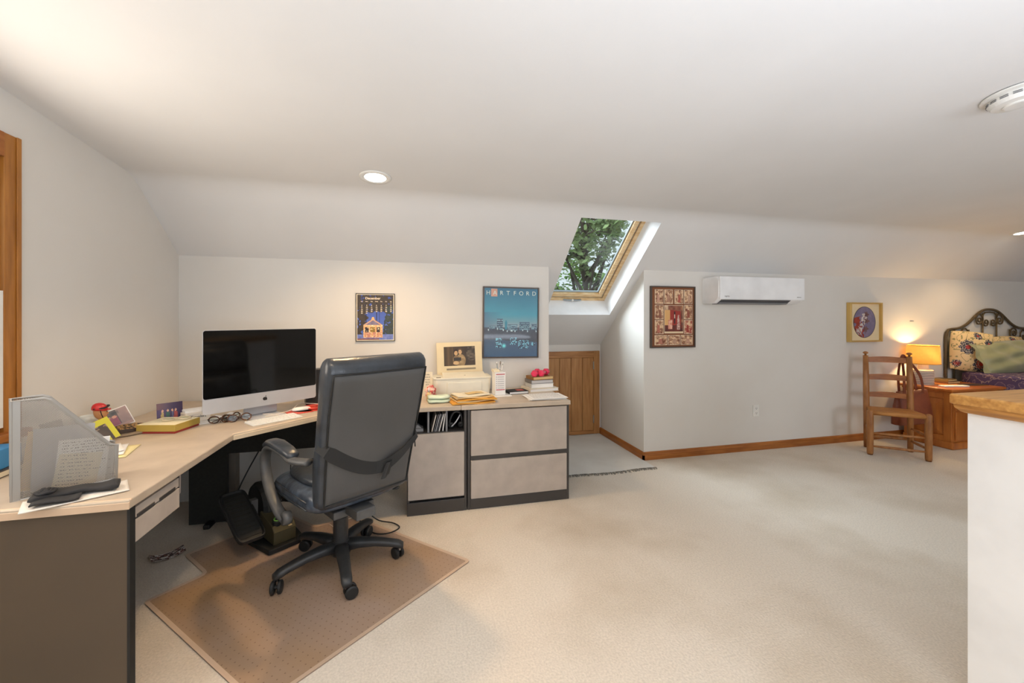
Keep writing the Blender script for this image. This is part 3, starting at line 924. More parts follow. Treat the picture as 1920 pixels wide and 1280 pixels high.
# bevelled cream edge pieces along the front edges
def edge_strip(p, q, nrm):
    bm = bmesh.new()
    P, Q, N = Vector((*p, 0)), Vector((*q, 0)), Vector((*nrm, 0)).normalized()
    pf = [(0.0, DT - 0.030), (0.0015, DT - 0.030), (0.0015, DT - 0.008), (-0.012, DT + 0.0012), (-0.016, DT + 0.0012), (-0.016, DT - 0.002)]
    ra = [P + N * a + Vector((0, 0, z)) for a, z in pf]; rb = [Q + N * a + Vector((0, 0, z)) for a, z in pf]
    loft(bm, [ra, rb]); return dl_(bm)
part('edge_strip', edge_strip((XL + 0.01, 1.622), (LX, 1.622), (0, -1)), M('pinkish_edge', (206, 178, 150), 0.45), desk)
part('edge_strip', edge_strip((-0.905, 2.415), (-0.49, 2.835), (0.71, -0.70)), m_edge, desk)
# end panel facing the camera
part('end_panel', dl_(bx(XL + 0.01, LX - 0.013, 1.636, 1.66, 0, DT - 0.032)), m_brownpanel, desk)
bm = bmesh.new(); box(bm, LX - 0.013, LX - 0.005, 1.634, 1.662, 0, DT - 0.032); part('panel_edge', dl_(bm), m_plastic2, desk)
# pencil drawer unit under the left return
dw = part('drawer_case', dl_(bx(-1.5, LX - 0.03, 1.67, 1.955, 0.566, DT - 0.033)), m_drawer, desk)
d1 = part('drawer', dl_(bx(LX - 0.03, LX - 0.012, 1.672, 1.95, 0.57, 0.648)), m_drawer, desk, bev=0.002)
d2 = part('drawer_rail', dl_(bx(LX - 0.032, LX - 0.014, 1.672, 1.95, 0.653, 0.69)), m_drawer, desk, bev=0.002)
part('drawer_gap', dl_(bx(LX - 0.031, LX - 0.018, 1.672, 1.95, 0.647, 0.655)), m_charcoal, desk)
for (a, b) in ((1.685, 1.785), (1.815, 1.92)):
    part('handle', dl_(bx(LX - 0.0145, LX - 0.0115, a, b, 0.650, 0.664)), m_charcoal, d2, bev=0.003)
part('case_edge', dl_(bx(LX - 0.034, LX - 0.016, 1.951, 1.958, 0.566, DT - 0.034)), m_charcoal, desk)
part('drawer_side', dl_(bx(-1.2, LX - 0.055, 1.98, 2.05, 0.59, DT - 0.033)), m_drawer, desk)
# black support panels and foot
bm = bmesh.new(); box(bm, -1.396, -1.18, 3.05, 3.08, 0.012, DT - 0.032); part('leg_panel', dl_(bm), m_black, desk)
bm = bmesh.new(); box(bm, -1.18, -0.05, 3.05, 3.075, 0.455, DT - 0.032); part('modesty_panel', dl_(bm), m_black, desk)
part('foot', dl_(bx(-1.29, -1.25, 2.98, 3.28, 0.0, 0.03)), m_plastic2, desk, bev=0.008)
part('post', dl_(bx(-1.31, -1.245, 3.36, 3.43, 0, DT - 0.032)), m_greypost, desk)
# cabinets under the right run
def cabinet_shell(bm, x0, x1, y0, y1, z1, th):
    box(bm, x0, x0 + th, y0, y1, 0.0, z1); box(bm, x1 - th, x1, y0, y1, 0.0, z1)
    box(bm, x0 + th, x1 - th, y1 - 0.01, y1, 0.0, z1)
t = thing('storage_cabinet', 'narrow taupe cabinet with open shelf beside the desk chair', 'cabinet', (0.17, 2.862, 0))
bm = bmesh.new(); cabinet_shell(bm, -0.205, 0.2, 0.0, 0.59, DT - 0.033, 0.016)
box(bm, -0.19, 0.185, 0.01, 0.58, 0.54, 0.556); box(bm, -0.19, 0.185, 0.02, 0.58, 0.09, 0.105)
part('body', bm, m_charcoal, t)
part('plinth', bx(-0.203, 0.184, -0.004, 0.02, 0.0, 0.088), m_charcoal, t, bev=0.003)
part('door', bx(-0.199, 0.182, -0.012, 0.008, 0.108, 0.552), m_drawer, t, bev=0.003)
for x in (-0.062, 0.062):
    part('divider', bx(x - 0.006, x + 0.006, 0.01, 0.5, 0.556, DT - 0.033), m_acgrey, t)
t = thing('file_cabinet', 'wide taupe two drawer filing cabinet at the end of the desk', 'cabinet', (0.755, 2.862, 0))
bm = bmesh.new(); cabinet_shell(bm, -0.378, 0.378, 0.0, 0.59, DT - 0.033, 0.02)
box(bm, -0.36, 0.36, 0.01, 0.58, 0.34, 0.36); box(bm, -0.36, 0.36, 0.02, 0.58, 0.06, 0.09)
part('body', bm, m_charcoal, t)
part('plinth', bx(-0.358, 0.358, -0.002, 0.02, 0.0, 0.072), m_charcoal, t, bev=0.003)
for (z0, z1) in ((0.078, 0.345), (0.378, 0.696)):
    part('drawer', bx(-0.356, 0.356, -0.014, 0.012, z0, z1), m_drawer, t, bev=0.003)
part('rail', bx(-0.356, 0.356, -0.004, 0.012, 0.347, 0.376), m_charcoal, t)

# shelf contents
for k, (x, lean, cl, h) in enumerate(((0.132, 14, (206, 196, 184), .118), (0.146, 15, (92, 92, 96), .122), (0.158, 15, (150, 150, 152), .124), (0.169, 15, (70, 70, 74), .124), (0.181, 15, (222, 218, 212), .122), (0.207, 8, (226, 224, 220), .124))):
    b_ = bx(-0.003, 0.003, 0, 0.20, 0, h)
    single('magazine', b_, M('magazine_cover_%d' % k, cl, 0.5), ['pale magazine leaning first in the cabinet shelf row', 'dark grey magazine second in the leaning row', 'mid grey magazine third in the leaning row', 'blackish magazine fourth in the leaning row', 'white magazine fifth in the leaning row', 'white magazine standing nearest the right divider of the shelf'][k], 'magazine', (x, 2.885, 0.5568), rot=(0, R(lean), 0), group='magazines in the cabinet shelf')
t = thing('headset', 'black headset with silver band coiled in the right shelf slot', 'headset', (0.30, 2.94, 0.5565))
bm = bmesh.new()
tube(bm, smooth_path([(-0.035, 0, 0.015), (-0.04, 0, 0.06), (-0.01, 0.0, 0.115), (0.03, 0, 0.11), (0.045, 0, 0.06), (0.04, 0, 0.012)]), 0.008, 8); part('headband', bm, m_plastic, t, smooth=True)
bm = bmesh.new(); tube(bm, smooth_path([(-0.03, -0.02, 0.02), (-0.005, -0.025, 0.045), (0.02, -0.02, 0.08), (0.03, -0.02, 0.10)]), 0.005, 8); part('band_trim', bm, m_silver, t, smooth=True)
for x in (-0.032, 0.038):
    bm = bmesh.new(); lathe(bm, [(0.001, -0.012), (0.02, -0.012), (0.024, 0.0), (0.02, 0.012), (0.001, 0.012)], 16, (x, 0, 0.025), axis='y'); part('ear_cup', bm, m_plastic2, t, smooth=True)
bm = bmesh.new(); box(bm, -0.045, 0.04, 0, 0.09, 0, 0.022); prism_y(bm, [(-0.03, 0.022), (0.03, 0.022), (0.005, 0.045), (-0.015, 0.045)], 0.01, 0.07)
single('stapler_block', bm, m_acgrey, 'grey plastic block in the left slot of the cabinet shelf', 'desk gadget', (0.035, 2.9, 0.5565), bev=0.003)

# ------------------------------------------------------------------ chair mat and floor bits
bm = bmesh.new()
poly0 = [(-0.512, 1.565), (0.315, 2.253), (-0.40, 2.965), (-0.60, 2.86), (-0.82, 3.08), (-1.253, 2.687), (-1.058, 2.465), (-1.234, 2.288)]
poly = []
for k in range(8):
    a, b, c = Vector(poly0[k - 1]), Vector(poly0[k]), Vector(poly0[(k + 1) % 8])
    pa, pc = b + (a - b).normalized() * 0.03, b + (c - b).normalized() * 0.03
    for t_ in (0, 0.33, 0.67, 1):
        poly.append(tuple(pa * (1 - t_) ** 2 + b * 2 * t_ * (1 - t_) + pc * t_ ** 2))
prism(bm, poly, 0.0005, 0.0045)
def inset(poly, d):
    out = []
    n = len(poly)
    area2 = sum(poly[k][0] * poly[(k + 1) % n][1] - poly[(k + 1) % n][0] * poly[k][1] for k in range(n))
    sg = 1 if area2 > 0 else -1
    for k in range(n):
        a, b, c = Vector(poly[k - 1]), Vector(poly[k]), Vector(poly[(k + 1) % n])
        e1, e2 = (b - a).normalized(), (c - b).normalized()
        n1, n2 = Vector((-e1.y, e1.x)) * sg, Vector((-e2.y, e2.x)) * sg
        m_ = (n1 + n2).normalized()
        out.append(b + m_ * d / max(0.35, m_.dot(n1)))
    return out
inn = inset(poly, 0.018)
A_ = [bm.verts.new((p[0], p[1], 0.0062)) for p in poly]; B_ = [bm.verts.new((p[0], p[1], 0.0048)) for p in inn]
A0 = [bm.verts.new((p[0], p[1], 0.001)) for p in poly]
for k in range(len(poly)):
    q = (k + 1) % len(poly)
    bm.faces.new([A_[k], A_[q], B_[q], B_[k]]).material_index = 1
    bm.faces.new([A0[k], A0[q], A_[q], A_[k]]).material_index = 1
single('chair_mat', bm, [m_chairmat, m_chairmat_edge], 'brown vinyl chair mat with lip under the office chair', 'chair mat')
def f_smallph(seed, cols):
    def f(s, t):
        n = vn(s * 5, t * 5, seed) * 0.6 + vn(s * 11, t * 11, seed + 2) * 0.4
        i = min(len(cols) - 1, max(0, int((n - 0.2) * 1.7 * len(cols))))
        return cols[i]
    return f
t = thing('loose_photo', 'curled photo lying on the carpet beside the chair mat', 'photo', (-1.335, 2.695, 0.002), rz=R(34))
paint('print', 0.14, 0.10, 20, 14, f_smallph(5, [(230, 226, 220), (120, 80, 70), (60, 48, 46), (200, 190, 184), (90, 60, 56)]), m_pic, t,
      shape=lambda s, q: ((s - 0.5) * 0.15, (0.5 - q) * 0.085, 0.004 + 0.035 * (2 * s - 1) ** 2 * 0.5))
# rug remnant in the niche
t = thing('carpet_remnant', 'pale carpet remnant with frayed front edge before the low door', 'rug', (1.65, 3.8, 0.0))
bm = bmesh.new()
surf(bm, lambda u, v: (-0.455 + 0.925 * u if v > 0.35 else -0.455 + (0.925) * u, -0.545 + 1.135 * v + (0.012 * math.sin(u * 9) if v < 0.01 else 0), 0.006), 20, 8)
part('pile', bm, m_rug, t)
bm = bmesh.new()
for k in range(90):
    u = k / 89
    x = -0.455 + 0.925 * u; y = -0.545 + 0.012 * math.sin(u * 9)
    tube(bm, [(x, y + 0.01, 0.006), (x + random.uniform(-.008, .008), y - 0.012, 0.01), (x + random.uniform(-.015, .015), y - 0.024 - 0.012 * random.random(), 0.002)], 0.0025, 4)
part('fringe', bm, m_rugfray, t)

# ------------------------------------------------------------------ office chair
ch = thing('office_chair', 'black leather high-back office chair on the brown mat', 'chair', (-0.378, 2.385, 0.0045), rz=R(34))
# base: hub, five legs with casters
bm = bmesh.new(); lathe(bm, [(0.02, 0.06), (0.05, 0.065), (0.058, 0.085), (0.055, 0.12), (0.042, 0.135), (0.02, 0.135)], 24); part('hub', bm, m_plastic, ch, smooth=True, bev=0)
for k in range(5):
    aw = R((212, 284, 356, 68, 140)[k] - 34)
    d = Vector((math.cos(aw), math.sin(aw), 0)); s_ = Vector((-d.y, d.x, 0))
    rings = []
    for (r_, z, w, h) in ((0.03, 0.105, 0.038, 0.028), (0.10, 0.112, 0.033, 0.024), (0.18, 0.108, 0.029, 0.02), (0.26, 0.095, 0.026, 0.018), (0.305, 0.084, 0.026, 0.019), (0.33, 0.074, 0.02, 0.014)):
        rings.append([d * r_ + s_ * a + Vector((0, 0, z + b)) for a, b in sring(w, h, 3, 14)])
    bm = bmesh.new(); loft(bm, rings)
    lg = part('leg', bm, m_plastic, ch, smooth=True)
    bm = bmesh.new()
    base_ = d * 0.31
    ca = aw + R(60 + 37 * k)
    rd = Vector((math.cos(ca), math.sin(ca), 0)); ax = Vector((-rd.y, rd.x, 0))
    cw = base_ + rd * 0.018 + Vector((0, 0, 0.0315))
    for sg in (-1, 1):
        o1 = cw + ax * (sg * 0.008); o2 = cw + ax * (sg * 0.026)
        tube(bm, [o1, o1 + (o2 - o1) * 0.15, o1 + (o2 - o1) * 0.75, o2], [0.027, 0.031, 0.031, 0.024], 20)
    tube(bm, [cw - ax * 0.01, cw + ax * 0.01], 0.009, 10)
    cs = part('caster', bm, m_plastic2, lg, smooth=False)
    bm = bmesh.new()
    tube(bm, [base_ + Vector((0, 0, 0.05)), base_ + Vector((0, 0, 0.078))], 0.008, 10)
    part('caster_stem', bm, m_steel, lg)
bm = bmesh.new(); lathe(bm, [(0.038, 0.13), (0.038, 0.26), (0.034, 0.265), (0.016, 0.266)], 28); part('gas_cylinder', bm, m_plastic, ch, smooth=False, bev=0.002)
bm = bmesh.new(); lathe(bm, [(0.014, 0.26), (0.014, 0.34)], 20); part('piston', bm, m_steel, ch, smooth=False)
bm = bmesh.new(); box(bm, -0.11, 0.11, -0.16, 0.14, 0.325, 0.365); box(bm, -0.05, 0.05, -0.28, -0.1, 0.34, 0.39); part('tilt_mechanism', bm, m_armgrey, ch, bev=0.006)
bm = bmesh.new(); tube(bm, [(0.1, 0.0, 0.34), (0.24, -0.02, 0.335), (0.30, -0.03, 0.33)], [0.006, 0.006, 0.006], 8); lathe(bm, [(0.001, -0.004), (0.024, -0.002), (0.024, 0.004), (0.001, 0.006)], 14, (0.315, -0.035, 0.33)); part('tilt_lever', bm, m_plastic, ch, smooth=True)
# seat cushion
rings = []
for (y, w, t_, zc_, n_) in ((-0.235, 0.21, 0.03, 0.45, 3), (-0.22, 0.235, 0.055, 0.452, 3.5), (-0.12, 0.255, 0.07, 0.452, 3.5), (0.05, 0.262, 0.074, 0.452, 3.5), (0.18, 0.262, 0.074, 0.448, 3.2), (0.26, 0.25, 0.066, 0.438, 3), (0.30, 0.225, 0.045, 0.43, 2.6), (0.312, 0.19, 0.02, 0.425, 2.4)):
    rings.append([(a, y, zc_ + b) for a, b in sring(w, t_, n_, 32)])
bm = bmesh.new(); loft(bm, rings); part('seat', bm, m_leather_soft, ch, smooth=True, sub=1)
for z in (0.475, 0.44):
    for sg in (-1, 1):
        bm = bmesh.new()
        tube(bm, [(sg * (0.264 - 0.036 * abs(y - .02)), y, z) for y in (-0.2, -0.1, 0, 0.1, 0.2)], 0.0035, 6)
        part('seat_piping', bm, m_leather, ch, smooth=True)
rings = []
for e, z in ((1.0, 0.512), (1.0, 0.526), (0.95, 0.542), (0.8, 0.55), (0.45, 0.553)):
    rings.append([(a * e, 0.03 + b * e, z) for a, b in sring(0.215, 0.20, 3.5, 36)])
bm = bmesh.new(); loft(bm, rings); part('seat_pad', bm, m_leather, ch, smooth=True)
# backrest
def yr(z):
    q = max(0, (z - 0.44) / 0.72)
    return -0.272 - 0.172 * q ** 1.15 + (0.03 * max(0, (q - 0.9) / 0.1) ** 2 if q > 0.9 else 0)
def bw(z):
    q = (z - 0.44) / 0.72
    return 0.242 + 0.022 * min(1, q * 1.6)
rings = []
zs_ = [0.438, 0.442, 0.455, 0.48, 0.55, 0.65, 0.75, 0.85, 0.95, 1.03, 1.08, 1.12, 1.142, 1.153, 1.158]
for z in zs_:
    sh = 1.0
    if z < 0.455: sh = 0.80 if z < 0.44 else 0.93
    th = 0.052 + 0.016 * math.exp(-((z - 1.07) / 0.07) ** 2) + 0.012 * math.exp(-((z - 0.62) / 0.1) ** 2)
    if z > 1.10:
        k = (z - 1.10) / 0.058
        sq = math.sqrt(max(0.02, 1 - k * k * 0.96))
        w = bw(z) * (0.90 + 0.10 * sq); th2 = 0.066 * sq
        yc = yr(1.10) + 0.066
    else:
        w = bw(z) * sh; th2 = th * sh; yc = yr(z) + th
    rings.append([(a, yc + b, z) for a, b in sring(w, th2, 4.5, 40)])
bm = bmesh.new(); loft(bm, rings); part('backrest', bm, m_leather, ch, smooth=True)
# rear panel
def pnl(u, v):
    z = 0.462 + (1.085 - 0.462) * v
    w = bw(z) - 0.026
    edge = max(abs(2 * u - 1), abs(2 * v - 1))
    return (w * (2 * u - 1), yr(z) - 0.007 + 0.012 * max(0, (edge - 0.9) / 0.1) ** 2, z)
bm = bmesh.new(); surf(bm, pnl, 30, 36); bp_ = part('back_panel', bm, m_leather2, ch, smooth=True)
pts = [pnl(0, v / 20) for v in range(21)] + [pnl(u / 10, 1) for u in range(1, 11)] + [pnl(1, 1 - v / 20) for v in range(1, 21)] + [pnl(1 - u / 10, 0) for u in range(1, 10)]
bm = bmesh.new(); tube(bm, [(p[0] * 1.012, p[1] - 0.003, p[2]) for p in pts], 0.0045, 6, closed=True); part('piping', bm, m_plastic2, bp_, smooth=True)
# front pillows (headrest + lumbar), seen past the left edge
for (z0, z1, yo) in ((0.93, 1.13, 0.145), (0.70, 0.91, 0.135), (0.52, 0.69, 0.135)):
    bm = bmesh.new()
    surf(bm, lambda u, v: (0.235 * (2 * u - 1), yr(z0 + (z1 - z0) * v) + yo - 0.04 + 0.055 * (max(0, 1 - abs(2 * u - 1) ** 5) * max(0, 1 - abs(2 * v - 1) ** 3)) ** 0.6, z0 + (z1 - z0) * v), 20, 12)
    part('cushion', bm, m_leather_soft, ch, smooth=True, solid=0.004)
# armrests
for sg in (-1, 1):
    X = 0.292 * sg
    path = smooth_path([(X * 0.87, -0.225, 0.672), (X, -0.15, 0.672), (X, -0.05, 0.68), (X, 0.08, 0.684), (X, 0.17, 0.672), (X, 0.232, 0.632), (X, 0.252, 0.572), (X, 0.225, 0.50), (X, 0.15, 0.425), (X * 0.98, 0.06, 0.365), (X * 0.94, 0.015, 0.342)], 5)
    bm = bmesh.new(); tube(bm, path, 0.02, 14, flat=(0.027, 0.016), side=(1, 0, 0))
    lathe(bm, [(0.001, -0.02), (0.03, -0.02), (0.034, 0), (0.03, 0.02), (0.001, 0.02)], 18, (X * 0.94, 0.0, 0.35), axis='x')
    ar = part('armrest', bm, m_armgrey, ch, smooth=True)
    rings = []
    for (y, w, h, z) in ((-0.145, 0.012, 0.006, 0.69), (-0.135, 0.028, 0.014, 0.695), (-0.06, 0.034, 0.018, 0.703), (0.06, 0.036, 0.019, 0.708), (0.15, 0.034, 0.017, 0.70), (0.205, 0.028, 0.013, 0.677), (0.225, 0.012, 0.007, 0.66)):
        rings.append([(X + a, y, z + b) for a, b in sring(w, h, 2.8, 20)])
    bm = bmesh.new(); loft(bm, rings); part('arm_pad', bm, m_leather, ar, smooth=True)
# strap around the back
sp = []
for k in range(25):
    u = k / 24
    z = 0.72 - 0.135 * math.sin(PI * min(1, u / 1.35)) ** 1.0 if u < 0.675 else 0.585 + (u - 0.675) / 0.325 * 0.10
    if u > 0.6: z = 0.592 + 0.14 * ((u - 0.6) / 0.4) ** 1.2
    else: z = 0.755 - 0.163 * math.sin(PI / 2 * u / 0.6)
    w = bw(z) + 0.004
    x = -w + 2 * w * u
    y = yr(z) - 0.012 + (0.05 * (abs(2 * u - 1) - 0.94) / 0.06 if abs(2 * u - 1) > 0.94 else 0)
    if 0.55 < u < 0.97: y -= 0.022 * math.sin(PI * (u - 0.55) / 0.42)
    sp.append(Vector((x, y, z)))
bm = bmesh.new()
rows = []
for i, p in enumerate(sp):
    tdir = (sp[min(i + 1, 24)] - sp[max(i - 1, 0)]).normalized()
    up = Vector((0, -1, 0)).cross(tdir); up = -up if up.z < 0 else up
    hw_ = 0.031 if i < 15 else 0.031 - 0.015 * min(1, (i - 15) / 5)
    rows.append([bm.verts.new(p + up * hw_), bm.verts.new(p - up * hw_)])
for a, b in zip(rows[:-1], rows[1:]):
    bm.faces.new([a[0], a[1], b[1], b[0]])
st = part('strap', bm, m_webbing, ch, smooth=False, solid=0.003)
p = sp[15]
bm = bmesh.new()
surf(bm, lambda u, v: p + Vector((-0.012 + 0.05 * u - 0.03 * v + 0.01, -0.012 - 0.01 * math.sin(u * 5), 0.015 - 0.075 * v + 0.012 * u)), 6, 6)
part('strap_end', bm, m_webbing, st, smooth=False, solid=0.003)
# side straps tails going forward
bm = bmesh.new()
tube(bm, smooth_path([sp[-1], sp[-1] + Vector((0.02, 0.06, 0.02)), sp[-1] + Vector((0.03, 0.05, -0.06)), sp[-1] + Vector((0.015, 0.02, -0.1))]), 0.0035, 6)
part('strap_cord', bm, m_plastic2, st, smooth=True)

for o in ch.children:
    if o.name.split('.')[0] in ('backrest', 'back_panel', 'cushion', 'strap'):
        o.location.x = 0.014

# ------------------------------------------------------------------ under desk elliptical
el = thing('pedal_exerciser', 'black under-desk pedal exerciser with green dial beside the chair', 'exercise machine', (-0.845, 2.80, 0.0065), rz=R(38))
bm = bmesh.new(); prism(bm, [(-0.10, -0.23), (0.10, -0.23), (0.13, 0.0), (0.11, 0.25), (-0.11, 0.25), (-0.13, 0.0)], 0.0, 0.028); part('base', bm, m_plastic2, el, bev=0.005)
bm = bmesh.new(); prism_x(bm, [(-0.20, 0.028), (-0.20, 0.10), (-0.175, 0.13), (0.0, 0.17), (0.02, 0.028)], -0.062, 0.062); part('body', bm, m_olive, el, bev=0.006)
bm = bmesh.new(); lathe(bm, [(0.001, -0.05), (0.125, -0.05), (0.14, -0.03), (0.14, 0.03), (0.125, 0.05), (0.001, 0.05)], 28, (0, 0.10, 0.17), axis='x'); part('flywheel_cover', bm, m_plastic2, el)
bm = bmesh.new(); lathe(bm, [(0.026, 0.0), (0.026, 0.026), (0.022, 0.03), (0.001, 0.03)], 24); dk = part('dial', bm, m_plastic2, el, loc=(-0.028, -0.155, 0.130), rot=(R(12), 0, 0))
bm = bmesh.new(); tube(bm, [(0.017 * math.cos(2 * PI * k / 24), 0.017 * math.sin(2 * PI * k / 24), 0.031) for k in range(24)], 0.0032, 6, closed=True); part('dial_ring', bm, m_greenlight, dk)
part('tag', bx(0.02, 0.04, -0.185, -0.155, 0.118, 0.124), m_manila, el, rot=(R(6), 0, 0), loc=(0, 0, 0.012))
for sg, p0, p1 in ((-1, (-0.19, 0.095), (0.16, 0.262)), (1, (-0.17, 0.22), (0.18, 0.14))):
    a_ = math.atan2(p1[1] - p0[1], p1[0] - p0[0])
    L_ = math.hypot(p1[0] - p0[0], p1[1] - p0[1])
    bm = bmesh.new()
    rr = []
    for zz, ins in ((-0.012, 0.012), (0.0, 0.0), (0.022, 0.0), (0.024, 0.006), (0.012, 0.012)):
        rr.append([(a, b + L_ / 2, zz) for a, b in sring(0.072 - ins, L_ / 2 - ins, 7, 36)])
    loft(bm, rr)
    pd = part('pedal', bm, m_plastic2, el, loc=(0.165 * sg, p0[0], p0[1]), rot=(a_, 0, 0))
    bm = bmesh.new()
    for k in range(11):
        y = 0.035 + (L_ - 0.07) * k / 10
        box(bm, -0.05, 0.05, y - 0.005, y + 0.005, 0.0115, 0.0145)
    part('tread', bm, m_black, pd)
    bm = bmesh.new(); tube(bm, [(0.165 * sg, 0.07, 0.18 if sg < 0 else 0.15), (0.05 * sg, 0.10, 0.17)], 0.012, 10); part('crank', bm, m_steel, el)
bm = bmesh.new(); box(bm, -0.10, -0.065, 0.02, 0.06, 0.10, 0.24); part('link_bracket', bm, m_armgrey, el)

# cords on the floor
def cord(name, pts, r, m, label, n=8):
    bm = bmesh.new(); tube(bm, smooth_path(pts, n), r, 6)
    return single(name, bm, m, label, 'cord', smooth=True)
cord('power_cord', [(-0.30, 2.78, 0.12), (-0.22, 2.80, 0.03), (-0.12, 2.77, 0.0115), (-0.08, 2.70, 0.0115), (-0.14, 2.63, 0.02), (-0.22, 2.66, 0.0115), (-0.28, 2.74, 0.0115), (-0.34, 2.80, 0.05), (-0.36, 2.9, 0.0115), (-0.3, 3.03, 0.0115)], 0.004, m_plastic2, 'black power cord looped on the floor behind the chair base')
cord('white_cable', [(-0.52, 2.85, 0.0115), (-0.46, 2.78, 0.0115), (-0.42, 2.80, 0.012), (-0.44, 2.88, 0.0115), (-0.38, 2.92, 0.0115), (-0.35, 3.04, 0.0115)], 0.003, m_clearcord, 'thin white cable on the mat behind the chair')
cord('hanging_cord', [(-1.17, 3.02, 0.02), (-1.12, 3.10, 0.22), (-1.05, 3.2, 0.40), (-0.98, 3.30, 0.55), (-0.95, 3.36, 0.69)], 0.0045, m_plastic2, 'thick black cord hanging from the desk to the floor left of chair')
cord('hanging_cord', [(-0.90, 3.30, 0.69), (-0.87, 3.30, 0.5), (-0.86, 3.28, 0.3), (-0.87, 3.27, 0.02)], 0.003, m_plastic2, 'thin black cord hanging straight under the desk behind the armrest')

# ------------------------------------------------------------------ things on the desk, left run
# mesh magazine file
mf = thing('magazine_file', 'silver wire mesh magazine file full of papers on the desk', 'magazine file', (-1.279, 1.697, DT), rz=math.atan2(0.150, 0.195))
LM, TH = 0.25, 0.078
prof = [(0, 0), (LM, 0), (LM, 0.128), (LM - 0.02, 0.135), (0.085, 0.322), (0.07, 0.33), (0, 0.33)]
for yy in (0.0, TH):
    bm = bmesh.new()
    bm.faces.new([bm.verts.new((x, yy, z)) for x, z in prof])
    part('mesh_side', bm, m_wire, mf)
bm = bmesh.new(); bm.faces.new([bm.verts.new(p) for p in ((LM, 0, 0), (LM, TH, 0), (LM, TH, 0.128), (LM, 0, 0.128))]); part('mesh_end', bm, m_wire, mf)
bm = bmesh.new(); box(bm, -0.002, 0.0, 0, TH, 0, 0.33); part('back_plate', bm, m_filerim, mf)
bm = bmesh.new(); box(bm, 0.0, LM, 0.0, TH, 0.0, 0.003); part('bottom', bm, m_filerim, mf)
for yy in (0.0, TH):
    bm = bmesh.new(); tube(bm, [(x, yy, z) for x, z in prof], 0.005, 6, closed=True, flat=(0.0035, 0.007), side=(0, 1, 0)); part('rim', bm, m_filerim, mf)
bm = bmesh.new(); box(bm, -0.004, 0.018, -0.003, 0.0, 0, 0.33); part('corner_post', bm, m_filerim, mf)
# papers inside (top-level things)
def sheet(name, w, h, m, label, loc, rot, cat='paper', curl=0.0, nx=8, **k):
    bm = bmesh.new()
    surf(bm, lambda u, v: ((u - 0.5) * w, curl * ((2 * u - 1) ** 2), v * h), nx, 4)
    return single(name, bm, m, label, cat, loc, rot=rot, smooth=True, **k)
az = math.atan2(0.150, 0.195)
def inmf(x, y, z):
    c, s = math.cos(az), math.sin(az)
    return (-1.279 + c * x - s * y, 1.697 + s * x + c * y, DT + z)
def textsheet(name, label, w, h, loc, rot, lines, m=m_paper, cat='paper', seed=1, yoff=-0.001):
    t = thing(name, label, cat, loc, rot=rot)
    part('page', bx(-w / 2, w / 2, -0.0008, 0.0008, 0, h), m, t)
    rnd = random.Random(seed)
    bm = bmesh.new()
    for k in range(lines):
        z = h * (0.93 - 0.86 * k / max(1, lines - 1))
        x = -w * 0.42
        xe = x + w * rnd.uniform(0.5, 0.84)
        while x < xe:
            l = rnd.uniform(0.006, 0.02)
            box(bm, x, x + l, yoff - 0.0003, yoff, z, z + 0.0016 + 0.001 * rnd.random()); x += l + 0.005
    part('writing', bm, m_greyink, t)
    return t
textsheet('letter', 'white typed letter standing front left inside the mesh file', 0.13, 0.165, inmf(0.155, 0.012, 0.005), (0, R(5), az), 15, seed=3)
textsheet('handwritten_note', 'cream handwritten note standing low inside the mesh file', 0.11, 0.115, inmf(0.14, 0.006, 0.006), (0, R(10), az), 9, m_paper2, seed=4)
textsheet('printed_list', 'grey printed list at the low end of the mesh file', 0.09, 0.12, inmf(0.195, 0.022, 0.004), (0, R(4), az), 14, M('grey_paper', (196, 192, 188), .8), seed=5)
sheet('folder', 0.15, 0.215, M('grey_folder', (176, 174, 176), 0.7), 'grey folder standing upright in the middle of the mesh file', inmf(0.115, 0.04, 0.004), (0, R(2), az), 'folder')
sheet('manila_folder', 0.09, 0.20, m_manila, 'manila folder leaning at the tall back of the mesh file', inmf(0.06, 0.055, 0.01), (0, R(6), az), 'folder')
single('notebook', bx(-0.06, 0.06, -0.006, 0.006, 0, 0.17), M('lilac_cover', (170, 168, 184), 0.6), 'lilac grey notebook standing rearmost in the mesh file', 'notebook', inmf(0.12, 0.066, 0.004), rot=(0, R(3), az))

# blue box and dark book below the window
single('blue_box', bx(-0.05, 0.05, -0.09, 0.09, 0, 0.075), m_blue, 'blue cardboard box on the desk below the window', 'box', (-1.575, 1.985, DT + 0.027), rz=R(6), bev=0.002)
t = thing('dark_book', 'dark hardback book lying under the blue box', 'book', (-1.57, 1.98, DT), rz=R(3))
part('cover', bx(-0.06, 0.06, -0.10, 0.10, 0, 0.026), m_framebrown, t, bev=0.002)
part('pages', bx(0.055, 0.0612, -0.095, 0.095, 0.004, 0.022), m_paper2, t)

